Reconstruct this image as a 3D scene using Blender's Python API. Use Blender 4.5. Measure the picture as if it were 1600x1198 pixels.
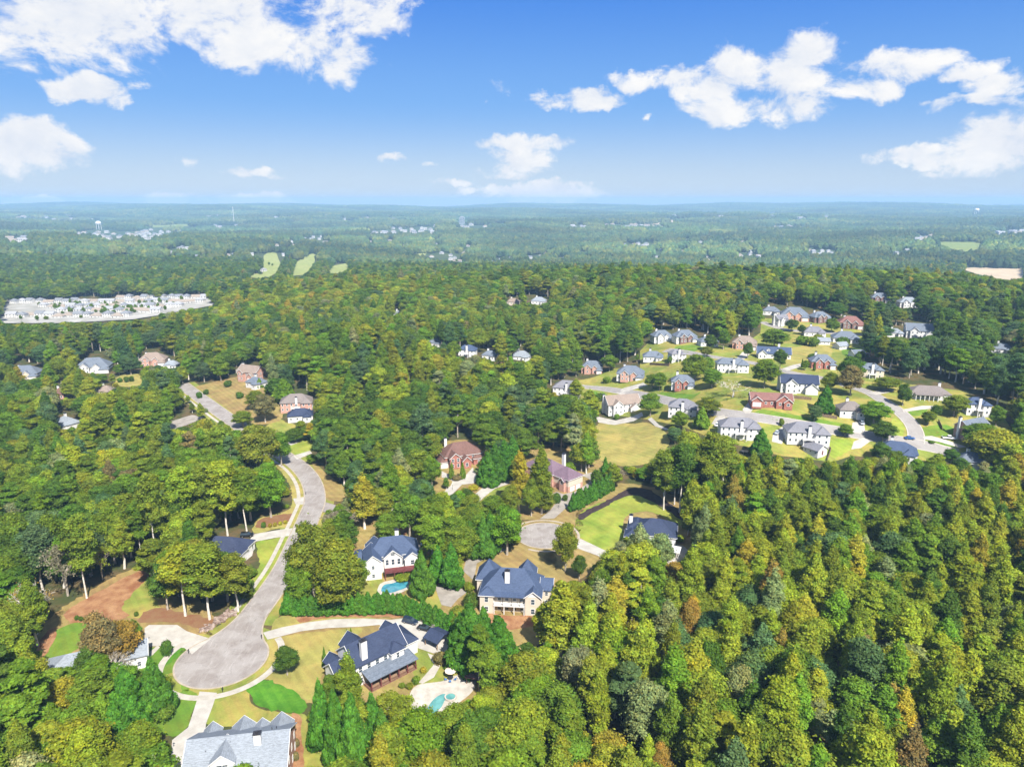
import bpy, bmesh, math, random
import numpy as np
from mathutils import Vector, Matrix
R = math.radians
SC = bpy.context.scene
for _o in list(bpy.data.objects):
    bpy.data.objects.remove(_o)

# ---------------------------------------------------------------- camera
FPX, PITCH, CAMZ = 1111.0, R(14.4), 125.0
cd = bpy.data.cameras.new('camera')
cam = bpy.data.objects.new('camera', cd)
SC.collection.objects.link(cam)
cam.location = (0, 0, CAMZ)
cam.rotation_euler = (R(90) - PITCH, 0, 0)
cd.sensor_width = 36.0
cd.lens = 36.0 * FPX / 1600.0
cd.clip_start, cd.clip_end = 1.0, 200000.0
SC.camera = cam

# ---------------------------------------------------------------- light and sky
SUN_AZ_DIR = Vector((0.38, -0.92, 0)).normalized()      # the sun stands behind the viewer, to the right
SUN_EL = R(48)
sun_vec = Vector((SUN_AZ_DIR.x * math.cos(SUN_EL), SUN_AZ_DIR.y * math.cos(SUN_EL), math.sin(SUN_EL)))
sl = bpy.data.lights.new('sun', 'SUN')
sl.energy, sl.angle, sl.color = 4.6, R(0.6), (1.0, 0.955, 0.88)
sun = bpy.data.objects.new('sun', sl)
SC.collection.objects.link(sun)
sun.rotation_euler = (-sun_vec).to_track_quat('-Z', 'Y').to_euler()
SC.view_settings.view_transform = 'Standard'
SC.view_settings.look = 'None'
SC.view_settings.exposure = 1.2
SC.view_settings.gamma = 1.0
SC.view_settings.use_curve_mapping = False
SC.render.engine = 'CYCLES'
cy = SC.cycles
cy.max_bounces, cy.diffuse_bounces, cy.glossy_bounces = 4, 2, 2
cy.transmission_bounces, cy.volume_bounces, cy.transparent_max_bounces = 3, 0, 4
cy.use_denoising = True
cy.use_adaptive_sampling = True
cy.adaptive_threshold = 0.02
cy.caustics_reflective = cy.caustics_refractive = False


class NT:
    """small helper for node trees"""
    def __init__(s, tree):
        s.t = tree
    def n(s, typ, **kw):
        nd = s.t.nodes.new(typ)
        for k, v in kw.items():
            if k.startswith('i_'):
                nd.inputs[k[2:]].default_value = v
            else:
                setattr(nd, k, v)
        return nd
    def put(s, sock, v):
        if isinstance(v, bpy.types.NodeSocket):
            s.t.links.new(v, sock)
        else:
            sock.default_value = v
    def m(s, op, a, b=0.0, c=0.0, clamp=False):
        nd = s.t.nodes.new('ShaderNodeMath')
        nd.operation, nd.use_clamp = op, clamp
        for i, v in enumerate((a, b, c)):
            s.put(nd.inputs[i], v)
        return nd.outputs[0]
    def mix(s, f, a, b, mode='MIX'):
        nd = s.t.nodes.new('ShaderNodeMixRGB')
        nd.blend_type = mode
        for i, v in enumerate((f, a, b)):
            if i and isinstance(v, tuple) and len(v) == 3:
                v = v + (1,)
            s.put(nd.inputs[i], v)
        return nd.outputs[0]
    def noise(s, vec, scale, detail=4.0, rough=0.55, dist=0.0):
        nd = s.t.nodes.new('ShaderNodeTexNoise')
        nd.inputs['Scale'].default_value = scale
        nd.inputs['Detail'].default_value = detail
        nd.inputs['Roughness'].default_value = rough
        nd.inputs['Distortion'].default_value = dist
        if vec is not None:
            s.t.links.new(vec, nd.inputs['Vector'])
        return nd.outputs['Fac']
    def ramp(s, f, lo, hi):
        nd = s.t.nodes.new('ShaderNodeMapRange')
        nd.interpolation_type = 'SMOOTHSTEP'
        s.put(nd.inputs[0], f); s.put(nd.inputs[1], lo); s.put(nd.inputs[2], hi)
        return nd.outputs[0]


def px_dir(x, y):
    u, v = (x - 800.0) / FPX, (599.0 - y) / FPX
    c, s = math.cos(PITCH), math.sin(PITCH)
    return np.array([u, c + v * s, -s + v * c])


def build_world():
    w = bpy.data.worlds.new('World')
    SC.world = w
    w.use_nodes = True
    w.node_tree.nodes.clear()
    N = NT(w.node_tree)
    sky = N.n('ShaderNodeTexSky', sky_type='NISHITA', sun_disc=False)
    sky.sun_elevation = SUN_EL
    sky.sun_rotation = math.atan2(SUN_AZ_DIR.x, SUN_AZ_DIR.y)
    sky.altitude = 300
    sky.air_density, sky.dust_density, sky.ozone_density = 1.15, 0.35, 2.2
    hs = N.n('ShaderNodeHueSaturation')
    hs.inputs['Saturation'].default_value = 1.22
    hs.inputs['Value'].default_value = 1.0
    N.put(hs.inputs['Color'], sky.outputs[0])
    tc = N.n('ShaderNodeTexCoord')
    nrm = N.n('ShaderNodeVectorMath', operation='NORMALIZE')
    N.put(nrm.inputs[0], tc.outputs['Generated'])
    sep = N.n('ShaderNodeSeparateXYZ')
    N.put(sep.inputs[0], nrm.outputs[0])
    X, Y, Z = sep.outputs
    az = N.m('ARCTAN2', X, Y)                    # radians, 0 straight ahead
    el = N.m('ARCSINE', Z)
    wv = N.n('ShaderNodeCombineXYZ'); N.put(wv.inputs[0], az); N.put(wv.inputs[1], el)
    az_w = N.m('ADD', az, N.m('MULTIPLY', N.m('SUBTRACT', N.noise(wv.outputs[0], 16.0, 5.0, .6), .5), 0.075))
    wo = N.n('ShaderNodeVectorMath', operation='ADD'); N.put(wo.inputs[0], wv.outputs[0]); wo.inputs[1].default_value = (3.7, 1.9, 0)
    el_w = N.m('ADD', el, N.m('MULTIPLY', N.m('SUBTRACT', N.noise(wo.outputs[0], 19.0, 5.0, .6), .5), 0.042))
    # cloud banks: azimuth, elevation, half width, half height (all in the sky's own angles), weight
    banks = []
    def bank(x, y, w, h, wt=1.0):
        d = px_dir(x, y); d = d / np.linalg.norm(d)
        banks.append((math.atan2(d[0], d[1]), math.asin(d[2]), w / FPX * 0.92, h / FPX * 0.92 * (.84 if x > 820 and y < 280 else 1.0), min(1.4, wt * .8 + (.25 if wt < 1 else .2))))
    for b in ((40, 30, 190, 62), (170, 45, 110, 45), (330, 20, 130, 55), (420, 55, 130, 48), (510, 85, 75, 42), (560, 20, 80, 35), (620, -6, 60, 22, .8),
              (135, 142, 52, 20, 1.45), (213, 129, 24, 9, .6), (30, 228, 62, 34, 1.45), (100, 238, 40, 22), (20, 205, 40, 18),
              (283, 249, 26, 6, .55), (400, 270, 40, 8, .65), (440, 274, 20, 6, .5), (600, 248, 36, 7, .6), (672, 257, 18, 5, .45),
              (860, 160, 42, 14, .8), (930, 155, 60, 17, .9), (1000, 128, 45, 18, .85), (1060, 118, 60, 22), (1110, 135, 60, 30), (1170, 115, 90, 45), (1260, 90, 60, 42), (1230, 125, 80, 36),
              (1160, 170, 85, 28), (1240, 165, 55, 30), (1340, 130, 55, 28, .9), (1400, 100, 75, 22, .8), (1460, 92, 45, 14, .7), (1330, 70, 30, 12, .6),
              (1520, 110, 34, 16, .75), (1565, 130, 36, 22, .8), (1565, 155, 40, 12, .75), (1475, 165, 22, 14, .55),
              (1560, 225, 60, 46, 1.45), (1600, 215, 60, 50), (1440, 243, 62, 18, .95), (1490, 240, 40, 18, .8), (1465, 268, 22, 8, .5),
              (800, 228, 66, 15, .9), (860, 226, 58, 18, .95), (820, 250, 60, 22, .95), (790, 270, 45, 12, .8), (850, 300, 80, 20, 1.45), (800, 296, 35, 10, 1.45), (900, 303, 35, 12, 1.45), (715, 285, 34, 6, .6), (735, 296, 18, 5, .55),
              (30, 322, 90, 10, 1.45), (90, 324, 60, 8, 1.45), (165, 326, 30, 6, .7), (262, 318, 32, 12, 1.45), (395, 315, 50, 14, 1.45), (330, 322, 50, 7, .7), (430, 322, 40, 6, .7),
              (775, 135, 22, 12, .45), (755, 165, 8, 6, .45), (1003, 182, 10, 8, .4), (938, 235, 8, 8, .4)):
        bank(*b)
    tot = None
    for a0, e0, w0, h0, wt in banks:
        da = N.m('MULTIPLY', N.m('SUBTRACT', az_w, a0), 1.0 / w0)
        de = N.m('MULTIPLY', N.m('SUBTRACT', el_w, e0), 1.0 / h0)
        r2 = N.m('ADD', N.m('MULTIPLY', da, da), N.m('MULTIPLY', de, de))
        g = N.m('MULTIPLY', N.m('SUBTRACT', 1.0, N.m('MULTIPLY', r2, 0.5), clamp=True), wt)
        tot = g if tot is None else N.m('MAXIMUM', tot, g)
    # the rest of the sky carries noise cumulus, thickened out of view to lighten shadows
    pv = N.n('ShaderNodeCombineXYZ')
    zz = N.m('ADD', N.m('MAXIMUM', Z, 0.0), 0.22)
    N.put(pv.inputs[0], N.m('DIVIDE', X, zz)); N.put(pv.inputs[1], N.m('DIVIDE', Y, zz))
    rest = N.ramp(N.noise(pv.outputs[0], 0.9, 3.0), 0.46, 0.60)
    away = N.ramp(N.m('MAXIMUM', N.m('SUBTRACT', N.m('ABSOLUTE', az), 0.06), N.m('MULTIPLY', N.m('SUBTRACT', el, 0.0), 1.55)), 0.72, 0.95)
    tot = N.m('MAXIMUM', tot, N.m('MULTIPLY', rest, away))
    av = N.n('ShaderNodeCombineXYZ')
    N.put(av.inputs[0], az); N.put(av.inputs[1], N.m('MULTIPLY', el, 1.5))
    n1 = N.noise(av.outputs[0], 13.0, 11.0, 0.64, 0.3)
    # the same noise a little towards the sun gives the lit and the shaded side of each puff
    off = N.n('ShaderNodeVectorMath', operation='ADD')
    N.put(off.inputs[0], av.outputs[0]); off.inputs[1].default_value = (0.012, 0.028, 0)
    n2 = N.noise(off.outputs[0], 13.0, 7.0, 0.62, 0.3)
    body = N.m('ADD', N.m('MULTIPLY', tot, 1.10), N.m('MULTIPLY', N.m('SUBTRACT', n1, 0.53), 3.3))
    dens = N.m('MULTIPLY', N.ramp(body, 0.32, 0.95), N.ramp(tot, 0.02, 0.3))
    shade = N.m('ADD', 0.5, N.m('MULTIPLY', N.m('SUBTRACT', n1, n2), 2.6), clamp=True)
    thick = N.ramp(body, 0.8, 1.9)
    lit = N.mix(shade, (6.0, 6.4, 7.2), (8.0, 7.9, 7.8))
    ccol = N.mix(N.m('MULTIPLY', thick, 0.22), lit, (5.6, 6.1, 7.1))
    # pale air low over the land
    low = N.m('MULTIPLY', N.m('POWER', N.m('SUBTRACT', 1.0, N.m('MULTIPLY', N.m('MAXIMUM', Z, 0.0), 2.0), clamp=True), 3.0), 0.10)
    base = N.mix(low, hs.outputs[0], (5.0, 6.0, 7.6))
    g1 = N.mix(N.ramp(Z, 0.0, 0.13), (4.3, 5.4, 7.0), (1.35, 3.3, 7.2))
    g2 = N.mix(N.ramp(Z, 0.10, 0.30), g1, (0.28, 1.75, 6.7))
    g3 = N.mix(N.ramp(Z, 0.30, 0.9), g2, (1.4, 2.3, 4.3))  # zenith made whiter above the view, to lift and neutralise shadow fill
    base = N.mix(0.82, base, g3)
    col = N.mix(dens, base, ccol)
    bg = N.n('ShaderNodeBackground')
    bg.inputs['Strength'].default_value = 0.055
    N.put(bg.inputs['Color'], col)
    out = N.n('ShaderNodeOutputWorld')
    N.put(out.inputs['Surface'], bg.outputs[0])
    w.cycles.sampling_method = 'MANUAL'
    w.cycles.sample_map_resolution = 512


build_world()

# ---------------------------------------------------------------- the lie of the land
def smooth(a, b, v):
    t = np.clip((np.asarray(v, float) - a) / (b - a), 0, 1)
    return t * t * (3 - 2 * t)


def T(x, y):
    x = np.asarray(x, float); y = np.asarray(y, float)
    z = 22 * smooth(45, 140, x) * smooth(272, 372, y) * (1 - smooth(640, 900, y))
    z = z + 29 * np.exp(-((x - 190) / 470) ** 2 - ((y - 830) / 170) ** 2)
    z = z + 19 * np.exp(-((x + 80) / 95) ** 2 - ((y - 505) / 80) ** 2)
    z = z - 12 * np.exp(-((x + 570) / 210) ** 2 - ((y - 950) / 190) ** 2)
    d = np.hypot(x, y)
    z = z + smooth(950, 1700, d) * (-26 + 20 * np.sin(x / 530 + 1.3) * np.sin(y / 560 + .4) + 14 * np.sin(x / 1310 + y / 1100 + 2))
    z = z + smooth(4500, 11500, d) * (62 + 16 * np.sin(x / 1500 + .7) * np.sin(d / 1900 + .3) + 9 * np.sin(x / 610 + 1) + 5 * np.sin(x / 270 + 2))
    z = z + 30 * np.exp(-((x - 1080) / 330) ** 2 - ((y - 10500) / 900) ** 2) + 34 * np.exp(-((x - 4550) / 430) ** 2 - ((y - 10700) / 900) ** 2)
    z = z + 26 * np.exp(-((x - 3600) / 900) ** 2 - ((y - 6200) / 700) ** 2)
    return z


def P(x, y):
    """the ground point seen at a place of the photograph"""
    d = px_dir(x, y)
    z = 0.0
    X = Y = 0.0
    for _ in range(60):
        t = (CAMZ - z) / max(-d[2], 0.004)
        X, Y = d[0] * t, d[1] * t
        z = 0.5 * z + 0.5 * float(T(X, Y))
    return Vector((X, Y, float(T(X, Y))))


def project(X, Y, Z):
    c, s = math.cos(PITCH), math.sin(PITCH)
    X = np.asarray(X, float); Y = np.asarray(Y, float); Z = np.asarray(Z, float) - CAMZ
    depth = Y * c - Z * s
    up = Y * s + Z * c
    return 800 + FPX * X / depth, 599 - FPX * up / depth, depth


def pxm(p):
    """pixels of the photograph per metre at a point"""
    return FPX / float(project(p[0], p[1], p[2])[2])


# places that stay in view: trees of the woods keep out of the line of sight to them
MASK = np.zeros((600, 800), bool)
def keep(poly, val=True):
    p = np.asarray(poly, float) / 2.0
    x0, y0 = np.maximum(np.floor(p.min(0)).astype(int), 0)
    x1, y1 = np.minimum(np.ceil(p.max(0)).astype(int) + 1, (800, 600))
    if x1 <= x0 or y1 <= y0:
        return
    gx, gy = np.meshgrid(np.arange(x0, x1) + .5, np.arange(y0, y1) + .5)
    ins = np.zeros(gx.shape, bool)
    n = len(p)
    for i in range(n):
        ax, ay = p[i]; bx, by = p[(i + 1) % n]
        if ay == by:
            continue
        c = ((ay > gy) != (by > gy)) & (gx < (bx - ax) * (gy - ay) / (by - ay) + ax)
        ins ^= c
    MASK[y0:y1, x0:x1][ins] = val


# ---------------------------------------------------------------- materials
MATS = {}
def mat(name, col, rough=0.7, var=0.12, scale=0.6, spec=0.3, col2=None, fine=0.0, fine_scale=6.0, bump=0.0, metal=0.0):
    if name in MATS:
        return MATS[name]
    m = bpy.data.materials.new(name)
    m.use_nodes = True
    N = NT(m.node_tree)
    bs = m.node_tree.nodes['Principled BSDF']
    geo = N.n('ShaderNodeNewGeometry')
    f = N.ramp(N.noise(geo.outputs['Position'], scale, 5.0), 0.3, 0.7)
    a = tuple(c * (1 - var) for c in col)
    b = col2 if col2 else tuple(min(1, c * (1 + var)) for c in col)
    c = N.mix(f, a, b)
    if fine:
        g = N.noise(geo.outputs['Position'], fine_scale, 3.0, .7)
        c = N.mix(1.0, c, N.mix(g, (1 - fine,) * 3, (1 + fine,) * 3), 'MULTIPLY')
    N.put(bs.inputs['Base Color'], c)
    bs.inputs['Roughness'].default_value = rough
    bs.inputs['Specular IOR Level'].default_value = spec
    bs.inputs['Metallic'].default_value = metal
    if bump:
        bp = N.n('ShaderNodeBump')
        bp.inputs['Strength'].default_value = bump
        bp.inputs['Distance'].default_value = 0.3
        N.put(bp.inputs['Height'], N.noise(geo.outputs['Position'], fine_scale, 4.0, .7))
        N.put(bs.inputs['Normal'], bp.outputs[0])
    MATS[name] = m
    return m


def roof_mat(name, col):
    """asphalt shingles: courses along the slope and patchy granules"""
    if name in MATS:
        return MATS[name]
    m = bpy.data.materials.new(name)
    m.use_nodes = True
    N = NT(m.node_tree)
    bs = m.node_tree.nodes['Principled BSDF']
    tc = N.n('ShaderNodeTexCoord')
    geo = N.n('ShaderNodeNewGeometry')
    sep = N.n('ShaderNodeSeparateXYZ')
    N.put(sep.inputs[0], tc.outputs['Object'])
    course = N.m('FRACT', N.m('MULTIPLY', sep.outputs[2], 4.5))
    ln = N.ramp(course, 0.0, 0.25)
    st = N.n('ShaderNodeMapping'); st.inputs['Scale'].default_value = (0.8, 0.8, 4.5)
    N.put(st.inputs[0], tc.outputs['Object'])
    tabs = N.noise(st.outputs[0], 1.6, 3.0, .8)
    big = N.noise(geo.outputs['Position'], 0.25, 3.0)
    c = N.mix(N.ramp(tabs, .3, .7), tuple(v * .74 for v in col), tuple(v * 1.24 for v in col))
    c = N.mix(N.m('MULTIPLY', N.ramp(big, .4, .75), .3), c, tuple(min(1, v * 1.35 + .015) for v in col))
    c = N.mix(N.m('MULTIPLY', N.m('SUBTRACT', 1.0, ln), .35), c, tuple(v * .5 for v in col))
    N.put(bs.inputs['Base Color'], c)
    bs.inputs['Roughness'].default_value = 0.75
    bs.inputs['Specular IOR Level'].default_value = 0.18
    MATS[name] = m
    return m


def brick_mat(name, col, mortar=(.42, .36, .32)):
    if name in MATS:
        return MATS[name]
    m = bpy.data.materials.new(name)
    m.use_nodes = True
    N = NT(m.node_tree)
    bs = m.node_tree.nodes['Principled BSDF']
    tc = N.n('ShaderNodeTexCoord')
    sep = N.n('ShaderNodeSeparateXYZ'); N.put(sep.inputs[0], tc.outputs['Object'])
    cb = N.n('ShaderNodeCombineXYZ')
    N.put(cb.inputs[0], N.m('ADD', sep.outputs[0], sep.outputs[1])); N.put(cb.inputs[1], sep.outputs[2])
    br = N.n('ShaderNodeTexBrick')
    N.put(br.inputs['Vector'], cb.outputs[0])
    br.inputs['Scale'].default_value = 2.2
    br.inputs['Color1'].default_value = (*[v * .8 for v in col], 1)
    br.inputs['Color2'].default_value = (*[v * 1.2 for v in col], 1)
    br.inputs['Mortar'].default_value = (*mortar, 1)
    br.inputs['Mortar Size'].default_value = 0.012
    N.put(bs.inputs['Base Color'], N.mix(N.ramp(N.noise(tc.outputs['Object'], .7), .35, .7), br.outputs[0], tuple(v * .85 for v in col)))
    bs.inputs['Roughness'].default_value = 0.85
    MATS[name] = m
    return m


def siding_mat(name, col):
    if name in MATS:
        return MATS[name]
    m = bpy.data.materials.new(name)
    m.use_nodes = True
    N = NT(m.node_tree)
    bs = m.node_tree.nodes['Principled BSDF']
    tc = N.n('ShaderNodeTexCoord')
    sep = N.n('ShaderNodeSeparateXYZ'); N.put(sep.inputs[0], tc.outputs['Object'])
    ln = N.ramp(N.m('FRACT', N.m('MULTIPLY', sep.outputs[2], 5.0)), 0.0, 0.2)
    c = N.mix(N.ramp(N.noise(tc.outputs['Object'], .5), .3, .75), col, tuple(v * .9 for v in col))
    c = N.mix(N.m('MULTIPLY', N.m('SUBTRACT', 1.0, ln), .22), c, tuple(v * .55 for v in col))
    N.put(bs.inputs['Base Color'], c)
    bs.inputs['Roughness'].default_value = 0.6
    MATS[name] = m
    return m


def glass_mat():
    m = mat('window_glass', (.035, .05, .065), .08, .3, .8, .6)
    return m


def leaf_mat():
    """foliage: the tree's own tint, varied leaf by leaf, a little light passing through"""
    m = bpy.data.materials.new('foliage')
    m.use_nodes = True
    nt = m.node_tree; nt.nodes.clear()
    N = NT(nt)
    tint = N.n('ShaderNodeAttribute', attribute_type='INSTANCER', attribute_name='tint')
    leaf = N.n('ShaderNodeAttribute', attribute_type='GEOMETRY', attribute_name='leaf')
    c = N.mix(1.0, tint.outputs['Color'], leaf.outputs['Color'], 'MULTIPLY')
    df = N.n('ShaderNodeBsdfPrincipled')
    N.put(df.inputs['Base Color'], c)
    df.inputs['Roughness'].default_value = .8
    df.inputs['Specular IOR Level'].default_value = .03
    tr = N.n('ShaderNodeBsdfTranslucent')
    N.put(tr.inputs['Color'], N.mix(1.0, c, (1.3, 1.25, .4), 'MULTIPLY'))
    mx = N.n('ShaderNodeMixShader'); mx.inputs[0].default_value = .36
    N.put(mx.inputs[1], df.outputs[0]); N.put(mx.inputs[2], tr.outputs[0])
    o = N.n('ShaderNodeOutputMaterial')
    N.put(o.inputs[0], mx.outputs[0])
    MATS['foliage'] = m
    return m


LEAF = leaf_mat()
BARK = mat('bark_grey', (.30, .26, .21), .9, .3, 2.0)
BARK_PALE = mat('bark_pale', (.55, .50, .43), .85, .25, 2.0)
BARK_DARK = mat('bark_brown', (.12, .085, .06), .9, .3, 2.0)

# ---------------------------------------------------------------- mesh helpers
def link(o):
    SC.collection.objects.link(o)
    return o


def mesh_np(name, V, F, mats=(), fmat=None, shade=False):
    """mesh from numpy arrays; F is (n,k) with one k, or a list of such arrays"""
    Fs = F if isinstance(F, list) else [F]
    me = bpy.data.meshes.new(name)
    me.vertices.add(len(V))
    me.vertices.foreach_set('co', np.asarray(V, np.float32).ravel())
    nl = sum(f.size for f in Fs); nf = sum(len(f) for f in Fs)
    me.loops.add(nl); me.polygons.add(nf)
    me.loops.foreach_set('vertex_index', np.concatenate([f.ravel() for f in Fs]).astype(np.int32))
    starts, s = [], 0
    for f in Fs:
        starts.append(s + np.arange(len(f)) * f.shape[1]); s += f.size
    me.polygons.foreach_set('loop_start', np.concatenate(starts).astype(np.int32))
    for m in mats:
        me.materials.append(m)
    if fmat is not None:
        me.polygons.foreach_set('material_index', np.asarray(fmat, np.int32))
    me.polygons.foreach_set('use_smooth', np.full(nf, shade))
    me.update(calc_edges=True)
    me.validate()
    return me


class MB:
    """collects boxes, prisms and tubes and links them as one mesh object"""
    def __init__(s):
        s.v, s.f, s.mi = [], [], []
    def poly(s, pts, faces, mi=0):
        b = len(s.v)
        s.v += [tuple(p) for p in pts]
        s.f += [[b + i for i in f] for f in faces]
        s.mi += [mi] * len(faces)
        return s
    def box(s, x0, x1, y0, y1, z0, z1, mi=0):
        p = [(x0, y0, z0), (x1, y0, z0), (x1, y1, z0), (x0, y1, z0), (x0, y0, z1), (x1, y0, z1), (x1, y1, z1), (x0, y1, z1)]
        return s.poly(p, [(3, 2, 1, 0), (4, 5, 6, 7), (0, 1, 5, 4), (1, 2, 6, 5), (2, 3, 7, 6), (3, 0, 4, 7)], mi)
    def tube(s, a, b, r0, r1, n=6, mi=0, cap=True):
        a, b = Vector(a), Vector(b)
        d = (b - a).normalized()
        u = d.orthogonal().normalized(); w = d.cross(u)
        pts = [a + (u * math.cos(t) + w * math.sin(t)) * r0 for t in [2 * math.pi * i / n for i in range(n)]]
        pts += [b + (u * math.cos(t) + w * math.sin(t)) * r1 for t in [2 * math.pi * i / n for i in range(n)]]
        fs = [(i, (i + 1) % n, n + (i + 1) % n, n + i) for i in range(n)]
        if cap:
            fs += [tuple(range(n - 1, -1, -1)), tuple(range(n, 2 * n))]
        return s.poly(pts, fs, mi)
    def mesh(s, name, mats):
        me = bpy.data.meshes.new(name)
        me.from_pydata(s.v, [], s.f)
        for m in (mats if isinstance(mats, (list, tuple)) else [mats]):
            me.materials.append(m)
        if any(s.mi):
            me.polygons.foreach_set('material_index', s.mi)
        me.update()
        return me
    def build(s, name, mats, parent=None):
        o = bpy.data.objects.new(name, s.mesh(name, mats))
        link(o)
        if parent:
            o.parent = parent
        return o


def tag(o, label=None, cat=None, group=None, kind=None):
    for k, v in (('label', label), ('category', cat), ('group', group), ('kind', kind)):
        if v:
            o[k] = v
    return o


def empty(name, loc, rz=0.0):
    o = bpy.data.objects.new(name, None)
    o.location = loc
    o.rotation_euler = (0, 0, rz)
    o.empty_display_size = 0.5
    return link(o)


def copy_thing(root, loc, rz=0.0, scale=None):
    c = root.copy(); link(c)
    c.location = loc; c.rotation_euler = (0, 0, rz)
    if scale:
        c.scale = scale
    for ch in root.children:
        k = ch.copy(); link(k); k.parent = c
        for g in ch.children:
            q = g.copy(); link(q); q.parent = k
    return c


# ---------------------------------------------------------------- sheets on the ground
GRID = 5.0
def drape(name, pts, m, off, kind='structure', label=None, cat=None, parent=None, thick=0.0):
    """a closed outline of world points laid on the land as one sheet"""
    bm = bmesh.new()
    vs = [bm.verts.new((p[0], p[1], 0)) for p in pts]
    f = bm.faces.new(vs)
    f.normal_update()
    if f.normal.z < 0:
        f.normal_flip()
    bmesh.ops.triangulate(bm, faces=bm.faces[:])
    xs = [p[0] for p in pts]; ys = [p[1] for p in pts]
    for k in range(int(math.ceil(min(xs) / GRID)), int(math.floor(max(xs) / GRID)) + 1):
        bmesh.ops.bisect_plane(bm, geom=bm.verts[:] + bm.edges[:] + bm.faces[:], plane_co=(k * GRID, 0, 0), plane_no=(1, 0, 0))
    for k in range(int(math.ceil(min(ys) / GRID)), int(math.floor(max(ys) / GRID)) + 1):
        bmesh.ops.bisect_plane(bm, geom=bm.verts[:] + bm.edges[:] + bm.faces[:], plane_co=(0, k * GRID, 0), plane_no=(0, 1, 0))
    co = np.array([v.co[:] for v in bm.verts])
    zs = T(co[:, 0], co[:, 1]) + off
    for v, z in zip(bm.verts, zs):
        v.co.z = z
    if thick:
        r = bmesh.ops.extrude_face_region(bm, geom=bm.faces[:])
        for g in r['geom']:
            if isinstance(g, bmesh.types.BMVert):
                g.co.z += thick
    me = bpy.data.meshes.new(name)
    bm.to_mesh(me); bm.free()
    me.materials.append(m)
    o = link(bpy.data.objects.new(name, me))
    if parent:
        o.parent = parent
    elif kind:
        o['kind'] = kind
    tag(o, label, cat)
    return o


def curve(pts, closed=False, n=6):
    """Catmull-Rom through 2D points"""
    p = [np.array(q[:2], float) for q in pts]
    out = []
    m = len(p)
    rng = range(m) if closed else range(m - 1)
    for i in rng:
        if closed:
            a, b, c, d = p[i - 1], p[i], p[(i + 1) % m], p[(i + 2) % m]
        else:
            a, b, c, d = p[max(i - 1, 0)], p[i], p[i + 1], p[min(i + 2, m - 1)]
        for k in range(n):
            t = k / n
            out.append(.5 * ((2 * b) + (c - a) * t + (2 * a - 5 * b + 4 * c - d) * t * t + (3 * b - a - 3 * c + d) * t ** 3))
    if not closed:
        out.append(p[-1])
    return out


RAG = random.Random(3)
def sheet(name, px, m, off, round_=False, vis=True, rag=0.0, **kw):
    if vis:
        keep(px)
    q = curve(px, True, 4) if round_ else px
    w = [P(*a) for a in q]
    if rag:
        out = []
        for a, b in zip(w, w[1:] + w[:1]):
            d = b - a
            k = max(1, int(d.length / 1.3))
            nrm = Vector((-d.y, d.x, 0)).normalized() if d.length > .01 else Vector((0, 0, 0))
            out += [a + d * (i / k) + nrm * RAG.gauss(0, rag) for i in range(k)]
        w = out
    return drape(name, w, m, off, **kw)


def strip(name, line, w0, w1, m, off, thick=0.0, **kw):
    """a band between two sideways distances of a world polyline"""
    a, b = [], []
    for i, p in enumerate(line):
        d = line[min(i + 1, len(line) - 1)] - line[max(i - 1, 0)]
        d = d / (np.linalg.norm(d) + 1e-9)
        nrm = np.array([-d[1], d[0]])
        a.append(p + nrm * w0); b.append(p + nrm * w1)
    me_v, me_f = [], []
    n = len(line)
    for lst in (a, b):
        for q in lst:
            me_v.append((q[0], q[1], float(T(q[0], q[1])) + off))
    for i in range(n - 1):
        f = (i, i + 1, n + i + 1, n + i)
        if w1 > w0:
            f = f[::1]
        me_f.append(f)
    me = bpy.data.meshes.new(name)
    me.from_pydata(me_v, [], me_f)
    bm = bmesh.new(); bm.from_mesh(me)
    for f in bm.faces:
        f.normal_update()
        if f.normal.z < 0:
            f.normal_flip()
    if thick:
        r = bmesh.ops.extrude_face_region(bm, geom=bm.faces[:])
        for g in r['geom']:
            if isinstance(g, bmesh.types.BMVert):
                g.co.z += thick
    bm.to_mesh(me); bm.free()
    me.materials.append(m)
    o = link(bpy.data.objects.new(name, me))
    o['kind'] = 'structure'
    tag(o, kw.get('label'))
    return o


def densify(line, step=3.0):
    out = [line[0]]
    for a, b in zip(line[:-1], line[1:]):
        k = max(1, int(np.linalg.norm(b - a) / step))
        out += [a + (b - a) * (i + 1) / k for i in range(k)]
    return out


def px_line(px, n=8):
    return densify(curve([P(*a)[:2] for a in px], False, n))

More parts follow.
